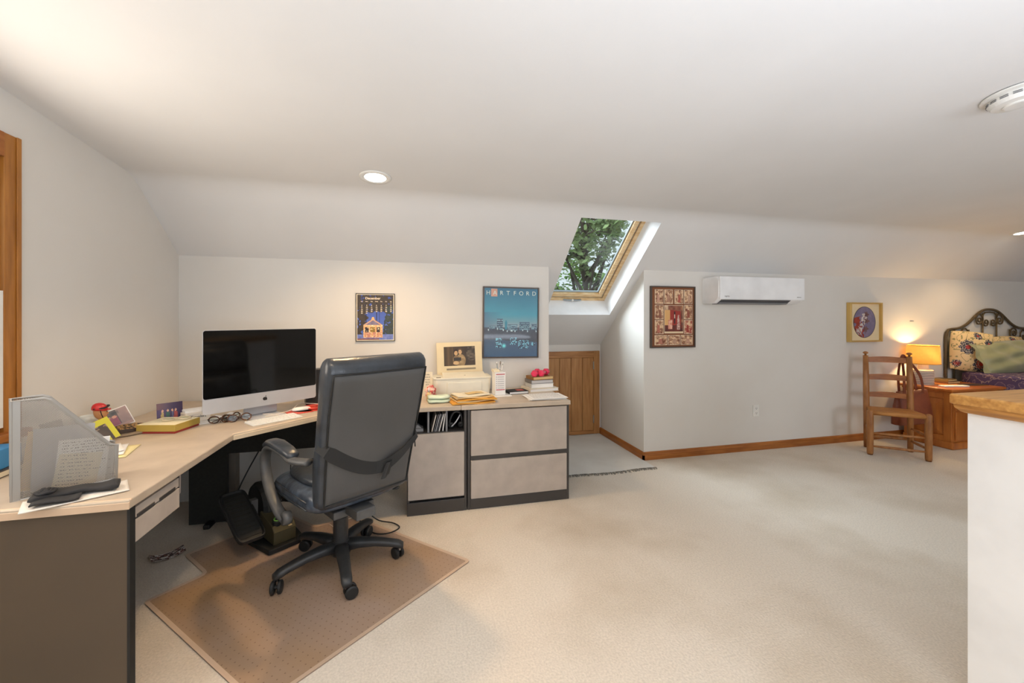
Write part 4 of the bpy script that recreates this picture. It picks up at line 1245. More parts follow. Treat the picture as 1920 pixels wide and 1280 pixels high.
# black folded cloth on printed napkin
def rectsheet(w, h, f, nx=20, ny=12):
    bm = bmesh.new(); surf(bm, lambda u, v: Vector(((u - 0.5) * w, (v - 0.5) * h, f(u, v))), nx, ny); return bm
single('printed_napkin', rectsheet(0.25, 0.125, lambda u, v: 0.004 + 0.003 * math.sin(u * 9 + v * 4) * v), pattern('dotted_napkin', (232, 226, 216), [(0.0, (44, 48, 80)), (0.16, (232, 226, 216)), (0.7, (150, 120, 90)), (0.74, (232, 226, 216))], 95), 'white printed cloth napkin under the black cloth at desk front', 'cloth', (-1.10, 1.695, DT), rz=R(32), smooth=True, solid=0.003)
t = thing('folded_cloth', 'folded black cloth with a rosette lying before the mesh file', 'cloth', (-1.105, 1.70, DT + 0.009), rz=R(24))
bm = bmesh.new()
rings = []
for k in range(14):
    u = k / 13
    x = -0.105 + 0.21 * u
    h = 0.011 + 0.003 * math.sin(u * 8); w = 0.034 + 0.006 * math.sin(u * 6 + 1)
    if k in (0, 13): h *= 0.5; w *= 0.9
    rings.append([(x, a + 0.01 * math.sin(u * 4), 0.012 + b + 0.003 * math.sin(u * 14) * (b > 0)) for a, b in sring(w, h, 3, 20)])
loft(bm, rings); part('fold', bm, m_blackcloth, t, smooth=True)
bm = bmesh.new()
surf(bm, lambda u, v: Vector((-0.095 + 0.11 * u, -0.07 + 0.075 * v, 0.006 + 0.004 * math.sin(u * 6) + 0.004 * v)), 10, 8); part('flap', bm, m_blackcloth, t, smooth=True, solid=0.004)
bm = bmesh.new()
for q, rr_ in enumerate((0.022, 0.015, 0.008)):
    tube(bm, [((rr_ + 0.003 * math.sin(3 * a)) * math.cos(a), (rr_ + 0.003 * math.cos(2 * a)) * math.sin(a), 0.003 * q + 0.002 * math.sin(4 * a)) for a in [2 * PI * k / 20 for k in range(20)]], 0.005, 6, closed=True)
part('rosette', bm, m_blackcloth, t, smooth=True, loc=(-0.072, -0.01, 0.028))

# loose paper stack right of the mesh file
labs = ['cream envelope at the bottom of the loose paper pile by the mesh file', 'white letter in the middle of the loose paper pile by the mesh file', 'white letter twisted near the top of the loose pile', 'small white flyer topmost of the loose pile by the mesh file']
for k, (w, h, rz_, dx, m_) in enumerate(((0.26, 0.20, 14, 0, M('yellowish_paper', (230, 216, 160), .8)), (0.22, 0.19, 24, -0.01, m_paper), (0.21, 0.15, 34, -0.02, m_paper), (0.14, 0.10, 18, -0.05, m_floral_band))):
    single('loose_paper', rectsheet(w, h, lambda u, v: 0.0015 + 0.006 * u * u * k * 0.4, 10, 6), m_, labs[k], 'paper', (-1.36 + dx, 2.19, DT + 0.001 + 0.0045 * k), rz=R(rz_), smooth=True, solid=0.003, group='loose papers by the mesh file')
# tray, mosaic mat
t = thing('pen_tray', 'speckled mosaic trinket tray behind the yellow card', 'tray', (-1.49, 2.62, DT), rz=R(35))
bm = bmesh.new()
prism(bm, [(0.10 * math.cos(2 * PI * k / 24), 0.062 * math.sin(2 * PI * k / 24)) for k in range(24)], 0.002, 0.022); part('bowl', bm, m_framebrown, t)
bm = bmesh.new(); surf(bm, lambda u, v: Vector(((-0.10 + 0.2 * u), (-0.055 + 0.11 * v) * math.sqrt(max(0.01, 1 - (2 * u - 1) ** 2)), 0.022 + 0.018 * (1 - (2 * u - 1) ** 2) * (1 - (2 * v - 1) ** 2))), 16, 10); part('mosaic_fill', bm, m_foliage_tray, t, smooth=True)
bm = bmesh.new(); tube(bm, smooth_path([(-0.09, 0, 0.008), (0, -0.01, 0.006), (0.08, 0.005, 0.008)]), 0.014, 8, flat=(0.008, 0.02), side=(0, 0, 1)); single('eyeglass_case', bm, M('taupe_case', (130, 112, 90), .6), 'flat taupe eyeglass case between yellow card and speckled tray', 'case', (-1.43, 2.52, DT), rz=R(38), smooth=True)
# jockey figurine
t = thing('jockey_figurine', 'small jockey figurine in red helmet on the desk', 'figurine', (-1.515, 2.475, DT), rz=R(32))
# body faces +x
bm = bmesh.new()
rings = []
for z, a, b in ((0.0, 0.028, 0.034), (0.012, 0.028, 0.034), (0.03, 0.022, 0.026), (0.05, 0.022, 0.030), (0.072, 0.024, 0.038), (0.084, 0.018, 0.030), (0.09, 0.010, 0.012), (0.10, 0.009, 0.010)):
    rings.append([(p, q, z) for p, q in sring(a, b, 2.2, 20)])
loft(bm, rings)
t.scale = (0.86, 0.86, 1.0)
part('torso', bm, M('cream_silk', (222, 206, 186), .5), t, smooth=True)
bm = bmesh.new(); rings = [[(0.004 + p, q, z) for p, q in sring(a, b, 2.2, 20)] for z, a, b in ((0.055, 0.021, 0.020), (0.07, 0.024, 0.026), (0.084, 0.017, 0.02))]; loft(bm, rings); part('vest', bm, m_helmet, t, smooth=True)
bm = bmesh.new()
rings = []
for z, a, b, xo in ((0.098, 0.010, 0.010, 0.004), (0.104, 0.018, 0.017, 0.006), (0.114, 0.025, 0.022, 0.003), (0.128, 0.029, 0.0255, 0.001), (0.142, 0.030, 0.027, 0.0), (0.155, 0.028, 0.026, 0.0), (0.165, 0.02, 0.02, 0), (0.17, 0.008, 0.008, 0)):
    rings.append([(xo + p, q, z) for p, q in sring(a, b, 2.1, 24)])
loft(bm, rings)
bmesh.ops.create_icosphere(bm, subdivisions=2, radius=0.005, matrix=Matrix.Translation((0.031, 0, 0.128)) @ Matrix.Scale(1.5, 4, (0, 0, 1)))
for sg in (-1, 1):
    bmesh.ops.create_icosphere(bm, subdivisions=2, radius=0.006, matrix=Matrix.Translation((-0.002, 0.027 * sg, 0.130)) @ Matrix.Scale(0.5, 4, (0, 1, 0)))
hd = part('head', bm, m_skin, t, smooth=True)
bm = bmesh.new()
for sg in (-1, 1):
    bmesh.ops.create_icosphere(bm, subdivisions=2, radius=0.0028, matrix=Matrix.Translation((0.0275, 0.010 * sg, 0.136)))
    box(bm, 0.027, 0.0295, 0.010 * sg - 0.005, 0.010 * sg + 0.005, 0.1405, 0.1422)
part('eyes', bm, m_ink, hd)
bm = bmesh.new(); tube(bm, smooth_path([(0.0262, -0.009, 0.1155), (0.0285, 0, 0.1140), (0.0262, 0.009, 0.1155)]), 0.0014, 6); part('mouth', bm, M('lip_red', (160, 66, 60), .5), hd)
bm = bmesh.new()
rings = []
for z, a in ((0.146, 0.0345), (0.152, 0.0355), (0.162, 0.034), (0.172, 0.028), (0.179, 0.018), (0.182, 0.006)):
    rings.append([(-0.002 + p, q, z - 0.12 * p) for p, q in sring(a, a * 0.92, 2, 24)])
loft(bm, rings); hm = part('helmet', bm, m_helmet, t, smooth=True)
bm = bmesh.new(); prism(bm, [(0.026 + 0.020 * math.cos(a), 0.026 * math.sin(a)) for a in [R(-90 + 15 * k) for k in range(13)]], 0.1455, 0.149); part('brim', bm, m_helmet, hm)
bm = bmesh.new(); tube(bm, smooth_path([(-0.028, 0.021, 0.156), (0.012, 0.031, 0.158), (0.034, 0.016, 0.164), (0.037, 0, 0.165), (0.034, -0.016, 0.164), (0.012, -0.031, 0.158), (-0.028, -0.021, 0.156)]), 0.004, 8); part('goggles', bm, m_plastic2, hm, smooth=True)
bm = bmesh.new(); tube(bm, smooth_path([(0.0, -0.031, 0.15), (0.006, -0.026, 0.125), (0.014, -0.014, 0.104), (0.016, 0, 0.100), (0.014, 0.014, 0.104), (0.006, 0.026, 0.125), (0.0, 0.031, 0.15)]), 0.0022, 6); part('chin_strap', bm, m_plastic2, hm, smooth=True)
# photos leaning around the figurine
def photo(name, label, w, h, loc, rz_, tilt, fn, nx=26, ny=20, curl=0.0, border=0.0, roll=0.0):
    t = thing(name, label, 'photo', loc, rot=(R(-tilt), R(roll), R(rz_)))
    part('card', bx(-w / 2, w / 2, 0.0, 0.0015, 0, h), m_paper, t) if not curl else None
    paint('print', w - 2 * border, h - 2 * border, nx, ny, fn, m_pic, t,
          shape=lambda s, q: ((s - 0.5) * (w - 2 * border), -0.001 + curl * (2 * s - 1) ** 2, border + (h - 2 * border) * (1 - q)))
    return t
def f_couple(s, t):
    n = vn(s * 6, t * 6, 4)
    c = mixc((150, 130, 130), (92, 84, 92), n)
    if t < 0.3 and s < 0.7: c = mixc((70, 76, 84), (130, 120, 116), n)
    for x in (0.28, 0.48):
        if abs(s - x) < 0.10 and t > 0.42: c = mixc((196, 130, 140), (150, 90, 110), n)
        if math.hypot(s - x, t - 0.36) < 0.08: c = (214, 160, 140)
    if s > 0.62: c = mixc(c, (206, 176, 166), 0.6 * n + 0.2)
    if t > 0.85: c = (180, 150, 142)
    return c
photo('snapshot', 'white bordered colour snapshot leaning behind the jockey figurine', 0.125, 0.105, (-1.50, 2.60, DT + 0.026), 48, 22, f_couple, border=0.004, roll=-17)
photo('dark_snapshot', 'small dark snapshot leaning between mesh file and figurine', 0.075, 0.075, (-1.60, 2.335, DT + 0.055), 55, 15, f_smallph(8, [(70, 62, 58), (92, 80, 70), (60, 54, 50), (110, 96, 84)]), roll=-8)
def f_yellow(s, t):
    if 0.16 < s < 0.80 and t > 0.26:
        c = (66, 56, 50)
        d = math.hypot(s - 0.4, (t - 0.72) * 1.0)
        if d < 0.34: c = mixc((88, 74, 62), (64, 54, 48), d * 2)
        if t < 0.42 and vn(s * 16, t * 16, 3) > 0.6: c = (140, 120, 100)
        if t > 0.82 and vn(s * 9, t * 4, 6) > 0.55: c = (206, 198, 60)
        return c
    return (206, 198, 44)
photo('yellow_card', 'bright yellow bordered photo card tilted beside the figurine', 0.105, 0.115, (-1.44, 2.40, DT + 0.004), 40, 25, f_yellow, roll=-24)
t = thing('glass_cup', 'clear and white glass cup standing behind the mesh file', 'cup', (-1.60, 2.53, DT))
bm = bmesh.new(); lathe(bm, [(0.001, 0.0), (0.026, 0.0), (0.031, 0.09), (0.034, 0.11), (0.031, 0.11), (0.028, 0.09), (0.024, 0.006), (0.001, 0.006)], 24); part('cup_body', bm, m_glassjar, t, smooth=True)

# gold gift box
gb = thing('gift_box', 'flat gold lidded box with maroon base on the desk', 'box', (-1.285, 2.608, DT), rz=R(-13))
part('base', bx(-0.098, 0.098, -0.085, 0.085, 0, 0.03), m_maroon, gb, bev=0.002)
part('lid', bx(-0.101, 0.101, -0.088, 0.088, 0.011, 0.046), m_gold, gb, bev=0.002)
part('lid_top', bx(-0.099, 0.099, -0.086, 0.086, 0.0458, 0.0466), m_goldtop, gb)
def glasses(name, label, loc, rz_, m, sc=1.0, folded=True):
    t = thing(name, label, 'glasses', loc, rz=R(rz_))
    bm = bmesh.new()
    for sg in (-1, 1):
        tube(bm, [((0.034 * sg + 0.025 * math.cos(a)) * sc, 0.002 * math.cos(a), (0.022 + 0.02 * math.sin(a)) * sc) for a in [2 * PI * k / 20 for k in range(20)]], 0.0036, 6, closed=True)
    tube(bm, smooth_path([(-0.01 * sc, 0, 0.026 * sc), (0, -0.002, 0.03 * sc), (0.01 * sc, 0, 0.026 * sc)]), 0.0025, 6)
    part('frame', bm, m, t, smooth=True)
    for sg in (-1, 1):
        bm = bmesh.new(); tube(bm, smooth_path([(0.06 * sg * sc, 0.002, 0.03 * sc), (0.055 * sg * sc, 0.012, 0.028 * sc), (-0.03 * sg * sc, 0.014 + 0.004 * sg, 0.022 * sc), (-0.055 * sg * sc, 0.016 + 0.004 * sg, 0.006 * sc)]), 0.0024, 6); part('temple', bm, m, t, smooth=True)
    bm = bmesh.new()
    for sg in (-1, 1):
        prism_y(bm, [((0.034 * sg + 0.0235 * math.cos(a)) * sc, (0.022 + 0.0185 * math.sin(a)) * sc) for a in [2 * PI * k / 16 for k in range(16)]], -0.0004, 0.0004)
    part('lenses', bm, m_glass, t)
    return t
g1 = glasses('eyeglasses', 'pale clear-framed eyeglasses lying on the gold box', (-1.25, 2.60, DT + 0.05), 20, M('clear_plastic', (206, 190, 160), .3))
g1.rotation_euler = (R(-80), 0, R(20)); g1.location.z = DT + 0.052
# standing photo of performers
def f_perf(s, t):
    n = vn(s * 6, t * 6, 4)
    c = mixc((86, 72, 110), (64, 52, 84), s + 0.3 * (n - 0.5))
    if t < 0.3: c = mixc((120, 90, 96), (66, 54, 84), s * 1.6)
    for x, w, c1 in ((0.20, 0.07, (196, 170, 110)), (0.40, 0.10, (62, 96, 84)), (0.58, 0.05, (110, 110, 140)), (0.70, 0.10, (176, 84, 80))):
        if abs(s - x) < w * (0.6 + 0.6 * (t - 0.4)) and t > 0.42: c = mixc(c1, (50, 60, 90), 0.7 * (t - 0.6) * 2 if 0.3 < s < 0.55 else 0.1 * n)
        if math.hypot((s - x) * 1.2, t - 0.37) < 0.055: c = (216, 170, 140)
    if 0.3 < s < 0.52 and t > 0.68: c = (62, 72, 110)
    if t > 0.9: c = (80, 64, 70)
    return c
photo('performer_photo', 'colour photo of performers standing behind the gold box', 0.118, 0.118, (-1.345, 2.745, DT + 0.003), 38, 8, f_perf, 36, 30, curl=0.012)
def small_box(name, label, loc, rz_, sx, sy, sz, m, text=None, tm=None):
    t = thing(name, label, 'box', loc, rz=R(rz_))
    part('carton', bx(-sx / 2, sx / 2, -sy / 2, sy / 2, 0, sz), m, t, bev=0.0015)
    if text:
        lettering('lettering', [(text, 0.02, 0, sz * 0.55, 'CENTER')], m_ink, t, loc=(0, -sy / 2 - 0.0006, 0))
        lettering('lettering', [(text, 0.02, 0, sz * 0.55, 'CENTER')], m_ink, t, loc=(sx / 2 + 0.0006, 0, 0), rot=(0, 0, PI / 2))
    return t
small_box('business_card_box', 'white card box with black script lettering left of the computer', (-1.24, 2.785, DT + 0.004), 42, 0.12, 0.085, 0.052, M('box_white', (226, 216, 202), .6), 'Travelers')
part('lid_line', bx(-0.0605, 0.0605, -0.043, 0.043, 0.041, 0.0416), m_greyink, bpy.data.objects['business_card_box'])
single('card_stack', bx(-0.055, 0.055, -0.045, 0.045, 0, 0.012), m_paper, 'short stack of white cards on top of the lettered box', 'cards', (-1.25, 2.80, DT + 0.0565), rz=R(36), bev=0.001)
single('white_paper', rectsheet(0.16, 0.12, lambda u, v: 0.001, 4, 4), m_paper, 'white paper sheet sticking out under the lettered card box', 'paper', (-1.17, 2.745, DT + 0.001), rz=R(30), solid=0.002)
bm = bmesh.new()
surf(bm, lambda u, v: Vector(((u - 0.5) * 0.15, (v - 0.5) * 0.09, 0.004 + 0.028 * abs(math.sin(u * 5 + v * 2)) * (0.4 + 0.6 * vn(u * 5, v * 5, 3)))), 18, 12)
single('crumpled_paper', bm, m_paper, 'crumpled white receipt behind the tortoiseshell glasses', 'paper', (-1.06, 2.80, DT + 0.001), rz=R(35), smooth=False, solid=0.001)
for k, (x, y, z, rz_, tx) in enumerate(((-1.075, 2.705, 0.001, 25, 0), (-1.035, 2.735, 0.001, 60, 0), (-0.985, 2.715, 0.001, 30, 0))):
    glasses('reading_glasses', ['tortoiseshell glasses leftmost of the pile by the computer', 'tortoiseshell glasses in the middle of the pile by the computer', 'tortoiseshell glasses nearest the white keyboard'][k], (x, y, DT + z), rz_, m_tortoise, 1.0).rotation_euler = (R((-35, -8, -20)[k]), 0, R(rz_))

# ------------------------------------------------------------------ computer
pc = thing('desktop_computer', 'silver all-in-one desktop computer with black screen on the desk', 'computer', (-0.886, 2.825, DT), rz=R(41.6))
CW, CZ0, CZ1 = 0.325, 0.066, 0.536
bm = bmesh.new()
def rrect(w, z0, z1, r, seg=6):
    pts = []
    for cx_, cz_, a0 in ((w - r, z1 - r, 0), (-w + r, z1 - r, 90), (-w + r, z0 + r, 180), (w - r, z0 + r, 270)):
        for k in range(seg + 1):
            a = R(a0 + 90 * k / seg); pts.append((cx_ + r * math.cos(a), cz_ + r * math.sin(a)))
    return pts
pr = rrect(CW, CZ0, CZ1, 0.014)
loft(bm, [[(x * s_, y, (z - 0.3) * s_ + 0.3) for x, z in pr] for y, s_ in ((-0.004, 1), (0.004, 1), (0.012, 0.96), (0.035, 0.7), (0.045, 0.4))])
part('housing', bm, m_silver, pc)
bm = bmesh.new(); prism_y(bm, rrect(CW - 0.0015, CZ0 + 0.085, CZ1 - 0.0015, 0.012), -0.0055, -0.004); part('screen', bm, m_screen, pc)
# fruit-shaped logo on the chin
bm = bmesh.new()
pts = []
for k in range(28):
    a = 2 * PI * k / 28
    r_ = 0.0125 * (1 + 0.10 * math.cos(2 * a)) * (1 - 0.22 * max(0, math.cos(a - PI / 2)) ** 10 - 0.12 * max(0, math.cos(a + PI / 2)) ** 10)
    if abs(math.atan2(math.sin(a - R(12)), math.cos(a - R(12)))) < R(28): r_ *= 0.78
    pts.append((r_ * math.cos(a), r_ * math.sin(a)))
prism_y(bm, pts, -0.0008, 0.0)
prism_y(bm, [(0.0, 0.0115), (0.001, 0.016), (0.006, 0.0195), (0.006, 0.0165), (0.003, 0.0125)], -0.0008, 0.0)
part('logo', bm, m_ink, pc, loc=(0, -0.0042, CZ0 + 0.043))
bm = bmesh.new()
pf = [(-0.02, 0.006), (0.03, 0.02), (0.055, 0.06), (0.06, 0.20), (0.05, 0.20), (0.045, 0.07), (0.02, 0.028)]
prism_x(bm, [(0.062, 0.004), (0.068, 0.012), (0.06, 0.22), (0.045, 0.22), (0.05, 0.012)], -0.095, 0.095)
prism_x(bm, [(-0.10, 0.0), (0.068, 0.0), (0.068, 0.007), (-0.10, 0.004)], -0.095, 0.095)
part('stand', bm, m_silver, pc, bev=0.001)
# keyboard
kb = thing('keyboard', 'slim white wireless keyboard in front of the computer', 'keyboard', (-0.795, 2.70, DT), rz=R(41))
bm = bmesh.new(); prism_x(bm, [(-0.057, 0.0), (0.057, 0.0), (0.057, 0.010), (-0.057, 0.004)], -0.14, 0.14); part('case', bm, m_white, kb, bev=0.002)
bm = bmesh.new()
for r_ in range(5):
    n_ = (14, 14, 13, 12, 8)[r_]
    xw = 0.268 / n_
    for k in range(n_):
        x0 = -0.134 + k * xw; y0 = 0.032 - r_ * 0.0195
        z = 0.0085 + 0.0525 * (y0) * 0.9 * 1.0
        box(bm, x0 + 0.001, x0 + xw - 0.001, y0, y0 + 0.0175, 0.006 + 0.0525 * y0, 0.0105 + 0.0525 * y0 )
ky = part('keys', bm, M('key_white', (238, 236, 230), .5), kb); 
# mouse pad, mouse
t = thing('mouse_pad', 'red mouse pad with round wrist rest beside the keyboard', 'mouse pad', (-0.665, 2.955, DT), rz=R(30))
bm = bmesh.new(); prism(bm, [(0.10 * math.cos(2 * PI * k / 32), 0.075 * math.sin(2 * PI * k / 32)) for k in range(32)], 0.0, 0.004); box(bm, -0.14, 0.0, -0.085, 0.03, 0.0, 0.004); part('pad', bm, m_red, t, bev=0.001)
bm = bmesh.new(); lathe(bm, [(0.05, 0.004), (0.075, 0.006), (0.082, 0.012), (0.074, 0.016), (0.05, 0.010)], 28, (0.05, 0.02, 0), ring=True); part('wrist_rest', bm, m_red, t, smooth=True)
bm = bmesh.new()
rings = [[(a * s_, b * s_, z) for a, b in sring(0.029, 0.057, 2.6, 28)] for z, s_ in ((0.0, 0.9), (0.004, 1.0), (0.010, 0.98), (0.016, 0.86), (0.020, 0.6), (0.021, 0.2))]
loft(bm, rings); single('computer_mouse', bm, m_white, 'white wireless mouse on the red mouse pad', 'mouse', (-0.705, 2.93, DT + 0.0045), rz=R(-62), smooth=True)
cord('charging_cable', [(-0.90, 2.83, DT + 0.012), (-0.85, 2.84, DT + 0.006), (-0.80, 2.80, DT + 0.005), (-0.83, 2.76, DT + 0.014), (-0.87, 2.79, DT + 0.005), (-0.80, 2.87, DT + 0.005), (-0.76, 2.93, DT + 0.012), (-0.74, 3.02, DT + 0.03), (-0.68, 3.06, DT + 0.02), (-0.62, 3.05, DT + 0.015)], 0.0028, m_clearcord, 'thin white charging cable curling under the computer screen')
t = thing('desk_speaker', 'black slab behind the right end of the computer screen', 'speaker', (-0.64, 3.185, DT), rz=R(20))
part('case', bx(-0.10, 0.055, -0.04, 0.04, 0, 0.245), m_frameblack, t, bev=0.004)
part('front_grille', bx(-0.09, 0.045, -0.042, -0.04, 0.03, 0.235), m_plastic2, t)

# ------------------------------------------------------------------ things on the right run
# printer
pt = thing('printer', 'ivory inkjet printer on the desk against the back wall', 'printer', (0.385, 3.30, DT), rz=R(1))
bm = bmesh.new()
rr = [[(a, b, z) for a, b in [(x * s_, y * s2) for x, y in sring(0.228, 0.115, 6, 40)]] for z, s_, s2 in ((0.0, 0.93, 0.94), (0.01, 0.96, 0.97), (0.10, 1.0, 1.0), (0.125, 1.0, 1.0), (0.13, 0.99, 0.985))]
loft(bm, rr); part('body', bm, m_printer, pt, smooth=False, bev=0)
bm = bmesh.new(); box(bm, -0.125, 0.14, -0.1225, -0.11, 0.012, 0.108); part('output_flap', bm, m_printer, pt, bev=0.003)
bm = bmesh.new(); rr = [[(x * s_, y * s_, z) for x, y in sring(0.232, 0.118, 6, 40)] for z, s_ in ((0.13, 0.99), (0.134, 1.0), (0.14, 1.0), (0.144, 0.985))]; loft(bm, rr); part('scanner_lid', bm, m_printer, pt)
part('display', bx(-0.205, -0.17, -0.095, -0.06, 0.1442, 0.1455), m_greyink, pt)
bm = bmesh.new(); box(bm, -0.15, 0.19, -0.13, 0.06, 0.0, 0.006); tr_ = part('paper_tray', bm, m_printer, pt, loc=(0, 0.01, 0.152), rot=(R(7), 0, 0), bev=0.002)
lettering('lettering', [('hp', 0.014, 0.02, 0.0, 'CENTER')], m_greyink, tr_, loc=(0, -0.05, 0.0064), rot=(R(-90), 0, 0))
# mounted photo
mp_ = thing('mounted_photo', 'cream mounted couple photo standing on the printer', 'photo', (0.385, 3.385, DT + 0.147), rot=(R(-8), R(-1.2), 0))
part('mount', bx(-0.187, 0.187, 0.0, 0.004, 0.0, 0.262), m_mat, mp_)
def f_pair(s, t):
    n = vn(s * 7, t * 6, 5)
    c = mixc((70, 55, 39), (52, 42, 32), n)
    if s < 0.32: c = mixc((112, 88, 54), (60, 47, 32), vn(s * 22, 1, 2))
    if s > 0.72 and t < 0.75: c = mixc((56, 48, 40), (150, 134, 110), max(0, vn(s * 14, t * 12, 8) - 0.35))
    if ((s - 0.53) / 0.16) ** 2 + ((t - 0.74) / 0.34) ** 2 < 1: c = mixc((182, 154, 110), (132, 108, 74), vn(s * 12, t * 12, 9))
    if ((s - 0.40) / 0.12) ** 2 + ((t - 0.70) / 0.22) ** 2 < 1: c = mixc((170, 140, 98), (120, 96, 64), vn(s * 14, t * 14, 3))
    if abs(s - 0.43) < 0.12 and 0.58 < t < 0.75: c = (52, 46, 42)
    for x, y, hr in ((0.515, 0.27, (84, 64, 44)), (0.385, 0.33, (50, 32, 22))):
        if ((s - x) / 0.072) ** 2 + ((t - y + 0.045) / 0.14) ** 2 < 1: c = hr
        if ((s - x) / 0.055) ** 2 + ((t - y - 0.02) / 0.115) ** 2 < 1: c = (210, 172, 124)
        if abs(t - y - 0.0) < 0.014 and 0.012 < abs(s - x) < 0.032: c = (84, 58, 40)
        if abs(t - y - 0.075) < 0.012 and abs(s - x) < 0.02: c = (150, 96, 74)
    if ((s - 0.38) / 0.09) ** 2 + ((t - 0.86) / 0.09) ** 2 < 1: c = (206, 172, 126)
    return c
paint('print', 0.258, 0.158, 110, 68, f_pair, m_pic, mp_, loc=(0.0, -0.001, 0.068))
part('slot', bx(-0.11, 0.13, -0.0015, 0.0, 0.034, 0.048), M('grey_strip', (140, 128, 106), .6), mp_)
# note card left of printer
t = thing('note_card', 'cream quote card standing behind the chair left of printer', 'card', (0.115, 3.26, DT), rot=(R(-6), 0, 0))
part('card', bx(-0.04, 0.04, 0, 0.002, 0, 0.185), m_paper2, t)
lettering('lettering', [(w_, 0.017, 0.0, 0.165 - 0.02 * k, 'CENTER') for k, w_ in enumerate(('DO WHAT', 'YOU LOVE', 'LOVE WHAT', 'YOU DO'))] if False else [(w_, 0.015, 0.0, 0.165 - 0.019 * k, 'CENTER') for k, w_ in enumerate(('in the', 'land of', 'to my', 'day us', 'of it'))], m_greyink, t, loc=(0, -0.001, 0))
bm = bmesh.new()
surf(bm, lambda u, v: Vector(((0.036 + 0.008 * math.sin(u * 31 + v * 9) + 0.006 * math.sin(v * 23)) * math.cos(2 * PI * u) * math.sin(PI * v) , (0.034 + 0.006 * math.sin(u * 25)) * math.sin(2 * PI * u) * math.sin(PI * v), 0.05 + (0.05 + 0.006 * math.sin(u * 44)) * -math.cos(PI * v))), 40, 20)
single('knitted_ribbon', bm, M('pink_ribbon', (206, 92, 84), .8, c2=(236, 196, 178), vscale=45, lo=0.45, hi=0.55), 'bunched pink ribbon left of the printer behind the green cloth', 'ribbon', (0.135, 3.14, DT), smooth=True)
t = thing('lotion_bottle', 'small white pointed bottle before the pink ribbon', 'bottle', (0.118, 3.05, DT))
bm = bmesh.new(); lathe(bm, [(0.001, 0), (0.016, 0.0), (0.017, 0.05), (0.012, 0.062), (0.006, 0.066)], 18); part('bottle_body', bm, m_manila, t, smooth=True)
bm = bmesh.new(); lathe(bm, [(0.007, 0.066), (0.006, 0.085), (0.003, 0.10), (0.001, 0.10)], 14); part('nozzle', bm, m_white, t, smooth=True)
for k, z in enumerate((0.0, 0.026)):
    bm = bmesh.new()
    rr = []
    for j in range(9):
        u = j / 8
        w_ = 0.05 - 0.004 * k; e = 0.75 if j in (0, 8) else 1
        rr.append([(-0.075 + 0.15 * u, a * e, 0.014 + b * e + 0.002 * math.sin(u * 7 + k)) for a, b in sring(w_, 0.0125, 3, 16)])
    loft(bm, rr)
    single('folded_towel', bm, m_green, ['pale green folded towel lying on the desk under another', 'pale green folded towel on top of the other by the printer'][k], 'towel', (0.185, 2.99, DT + z), rz=R(8 - 4 * k), smooth=True, group='green towels by the printer')
# envelope pile
for k, (w, h, m_, rz_, dx, dy, hh) in enumerate(((0.31, 0.20, m_amber, 6, 0.0, 0.0, 0.012), (0.30, 0.18, m_manila, 12, 0.02, 0.0, 0.010), (0.28, 0.17, m_amber, 2, 0.03, -0.01, 0.01), (0.28, 0.16, m_manila, 9, 0.01, 0.01, 0.009), (0.25, 0.16, m_paper2, 14, 0.0, 0.02, 0.009), (0.13, 0.07, M('kraft_slip', (206, 176, 120), .7), 12, 0.03, 0.03, 0.003))):
    zz = sum((0.013, 0.011, 0.011, 0.010, 0.010)[:k])
    bm = bmesh.new()
    surf(bm, lambda u, v: Vector(((u - 0.5) * w, (v - 0.5) * h, hh / 2 + 0.0022 * math.sin(u * 7 + k * 2))), 14, 4)
    single('envelope', bm, m_, ['amber padded envelope at the bottom of the envelope pile', 'manila envelope second from the bottom of the pile', 'amber envelope in the middle of the envelope pile', 'manila envelope third from the top of the pile', 'cream paper envelope second from the top of the pile', 'small kraft slip on top of the envelope pile'][k], 'envelope', (0.415 + dx, 2.965 + dy, DT + zz + 0.001), rz=R(rz_), solid=hh * 0.75, group='envelopes piled before the printer')
# calendar box / pamphlet holder
ph_ = thing('pamphlet_box', 'tall white printed carton beside the printer', 'box', (0.665, 3.16, DT), rz=R(4))
part('carton', bx(-0.042, 0.042, -0.035, 0.06, 0.006, 0.185), m_paper, ph_, bev=0.001)
part('base_sheet', bx(-0.055, 0.085, -0.07, 0.065, 0.0, 0.004), m_paper, ph_)
bm = bmesh.new()
for z in (0.165, 0.045): box(bm, -0.034, 0.036, -0.0362, -0.035, z, z + 0.006)
part('red_bars', bm, M('crimson_ink', (190, 60, 70), .6), ph_)
bm = bmesh.new()
for k in range(6):
    z = 0.06 + k * 0.017
    box(bm, -0.022, 0.03, -0.0362, -0.035, z, z + 0.004); box(bm, -0.034, -0.028, -0.0362, -0.035, z, z + 0.007)
part('printed_lines', bm, M('pale_ink_lines', (180, 174, 176), .7), ph_)
bm = bmesh.new(); prism_x(bm, [(-0.035, 0.186), (0.05, 0.186), (0.05, 0.205), (-0.01, 0.20)], -0.05, 0.0); part('open_flap', bm, m_paper2, ph_)
for k, (x, ln, an) in enumerate(((-0.005, 0.075, -6), (0.012, 0.08, 4), (0.026, 0.07, 10))):
    t = thing('pen', ['grey pen standing leftmost in the white carton', 'grey pen standing in the middle of the white carton', 'white pen standing rightmost in the white carton'][k], 'pen', (0.665 + x, 3.19, DT + 0.185), rot=(0, R(an), 0), group='pens in the white carton')
    bm = bmesh.new(); lathe(bm, [(0.003, 0), (0.0038, 0.01), (0.0038, ln * 0.8), (0.003, ln * 0.8)], 10); part('barrel', bm, (m_alu, m_steel, m_white)[k], t, smooth=True)
    bm = bmesh.new(); lathe(bm, [(0.0045, ln * 0.7), (0.0045, ln), (0.001, ln)], 10); part('cap', bm, (m_white, m_greypost, m_white)[k], t, smooth=True)
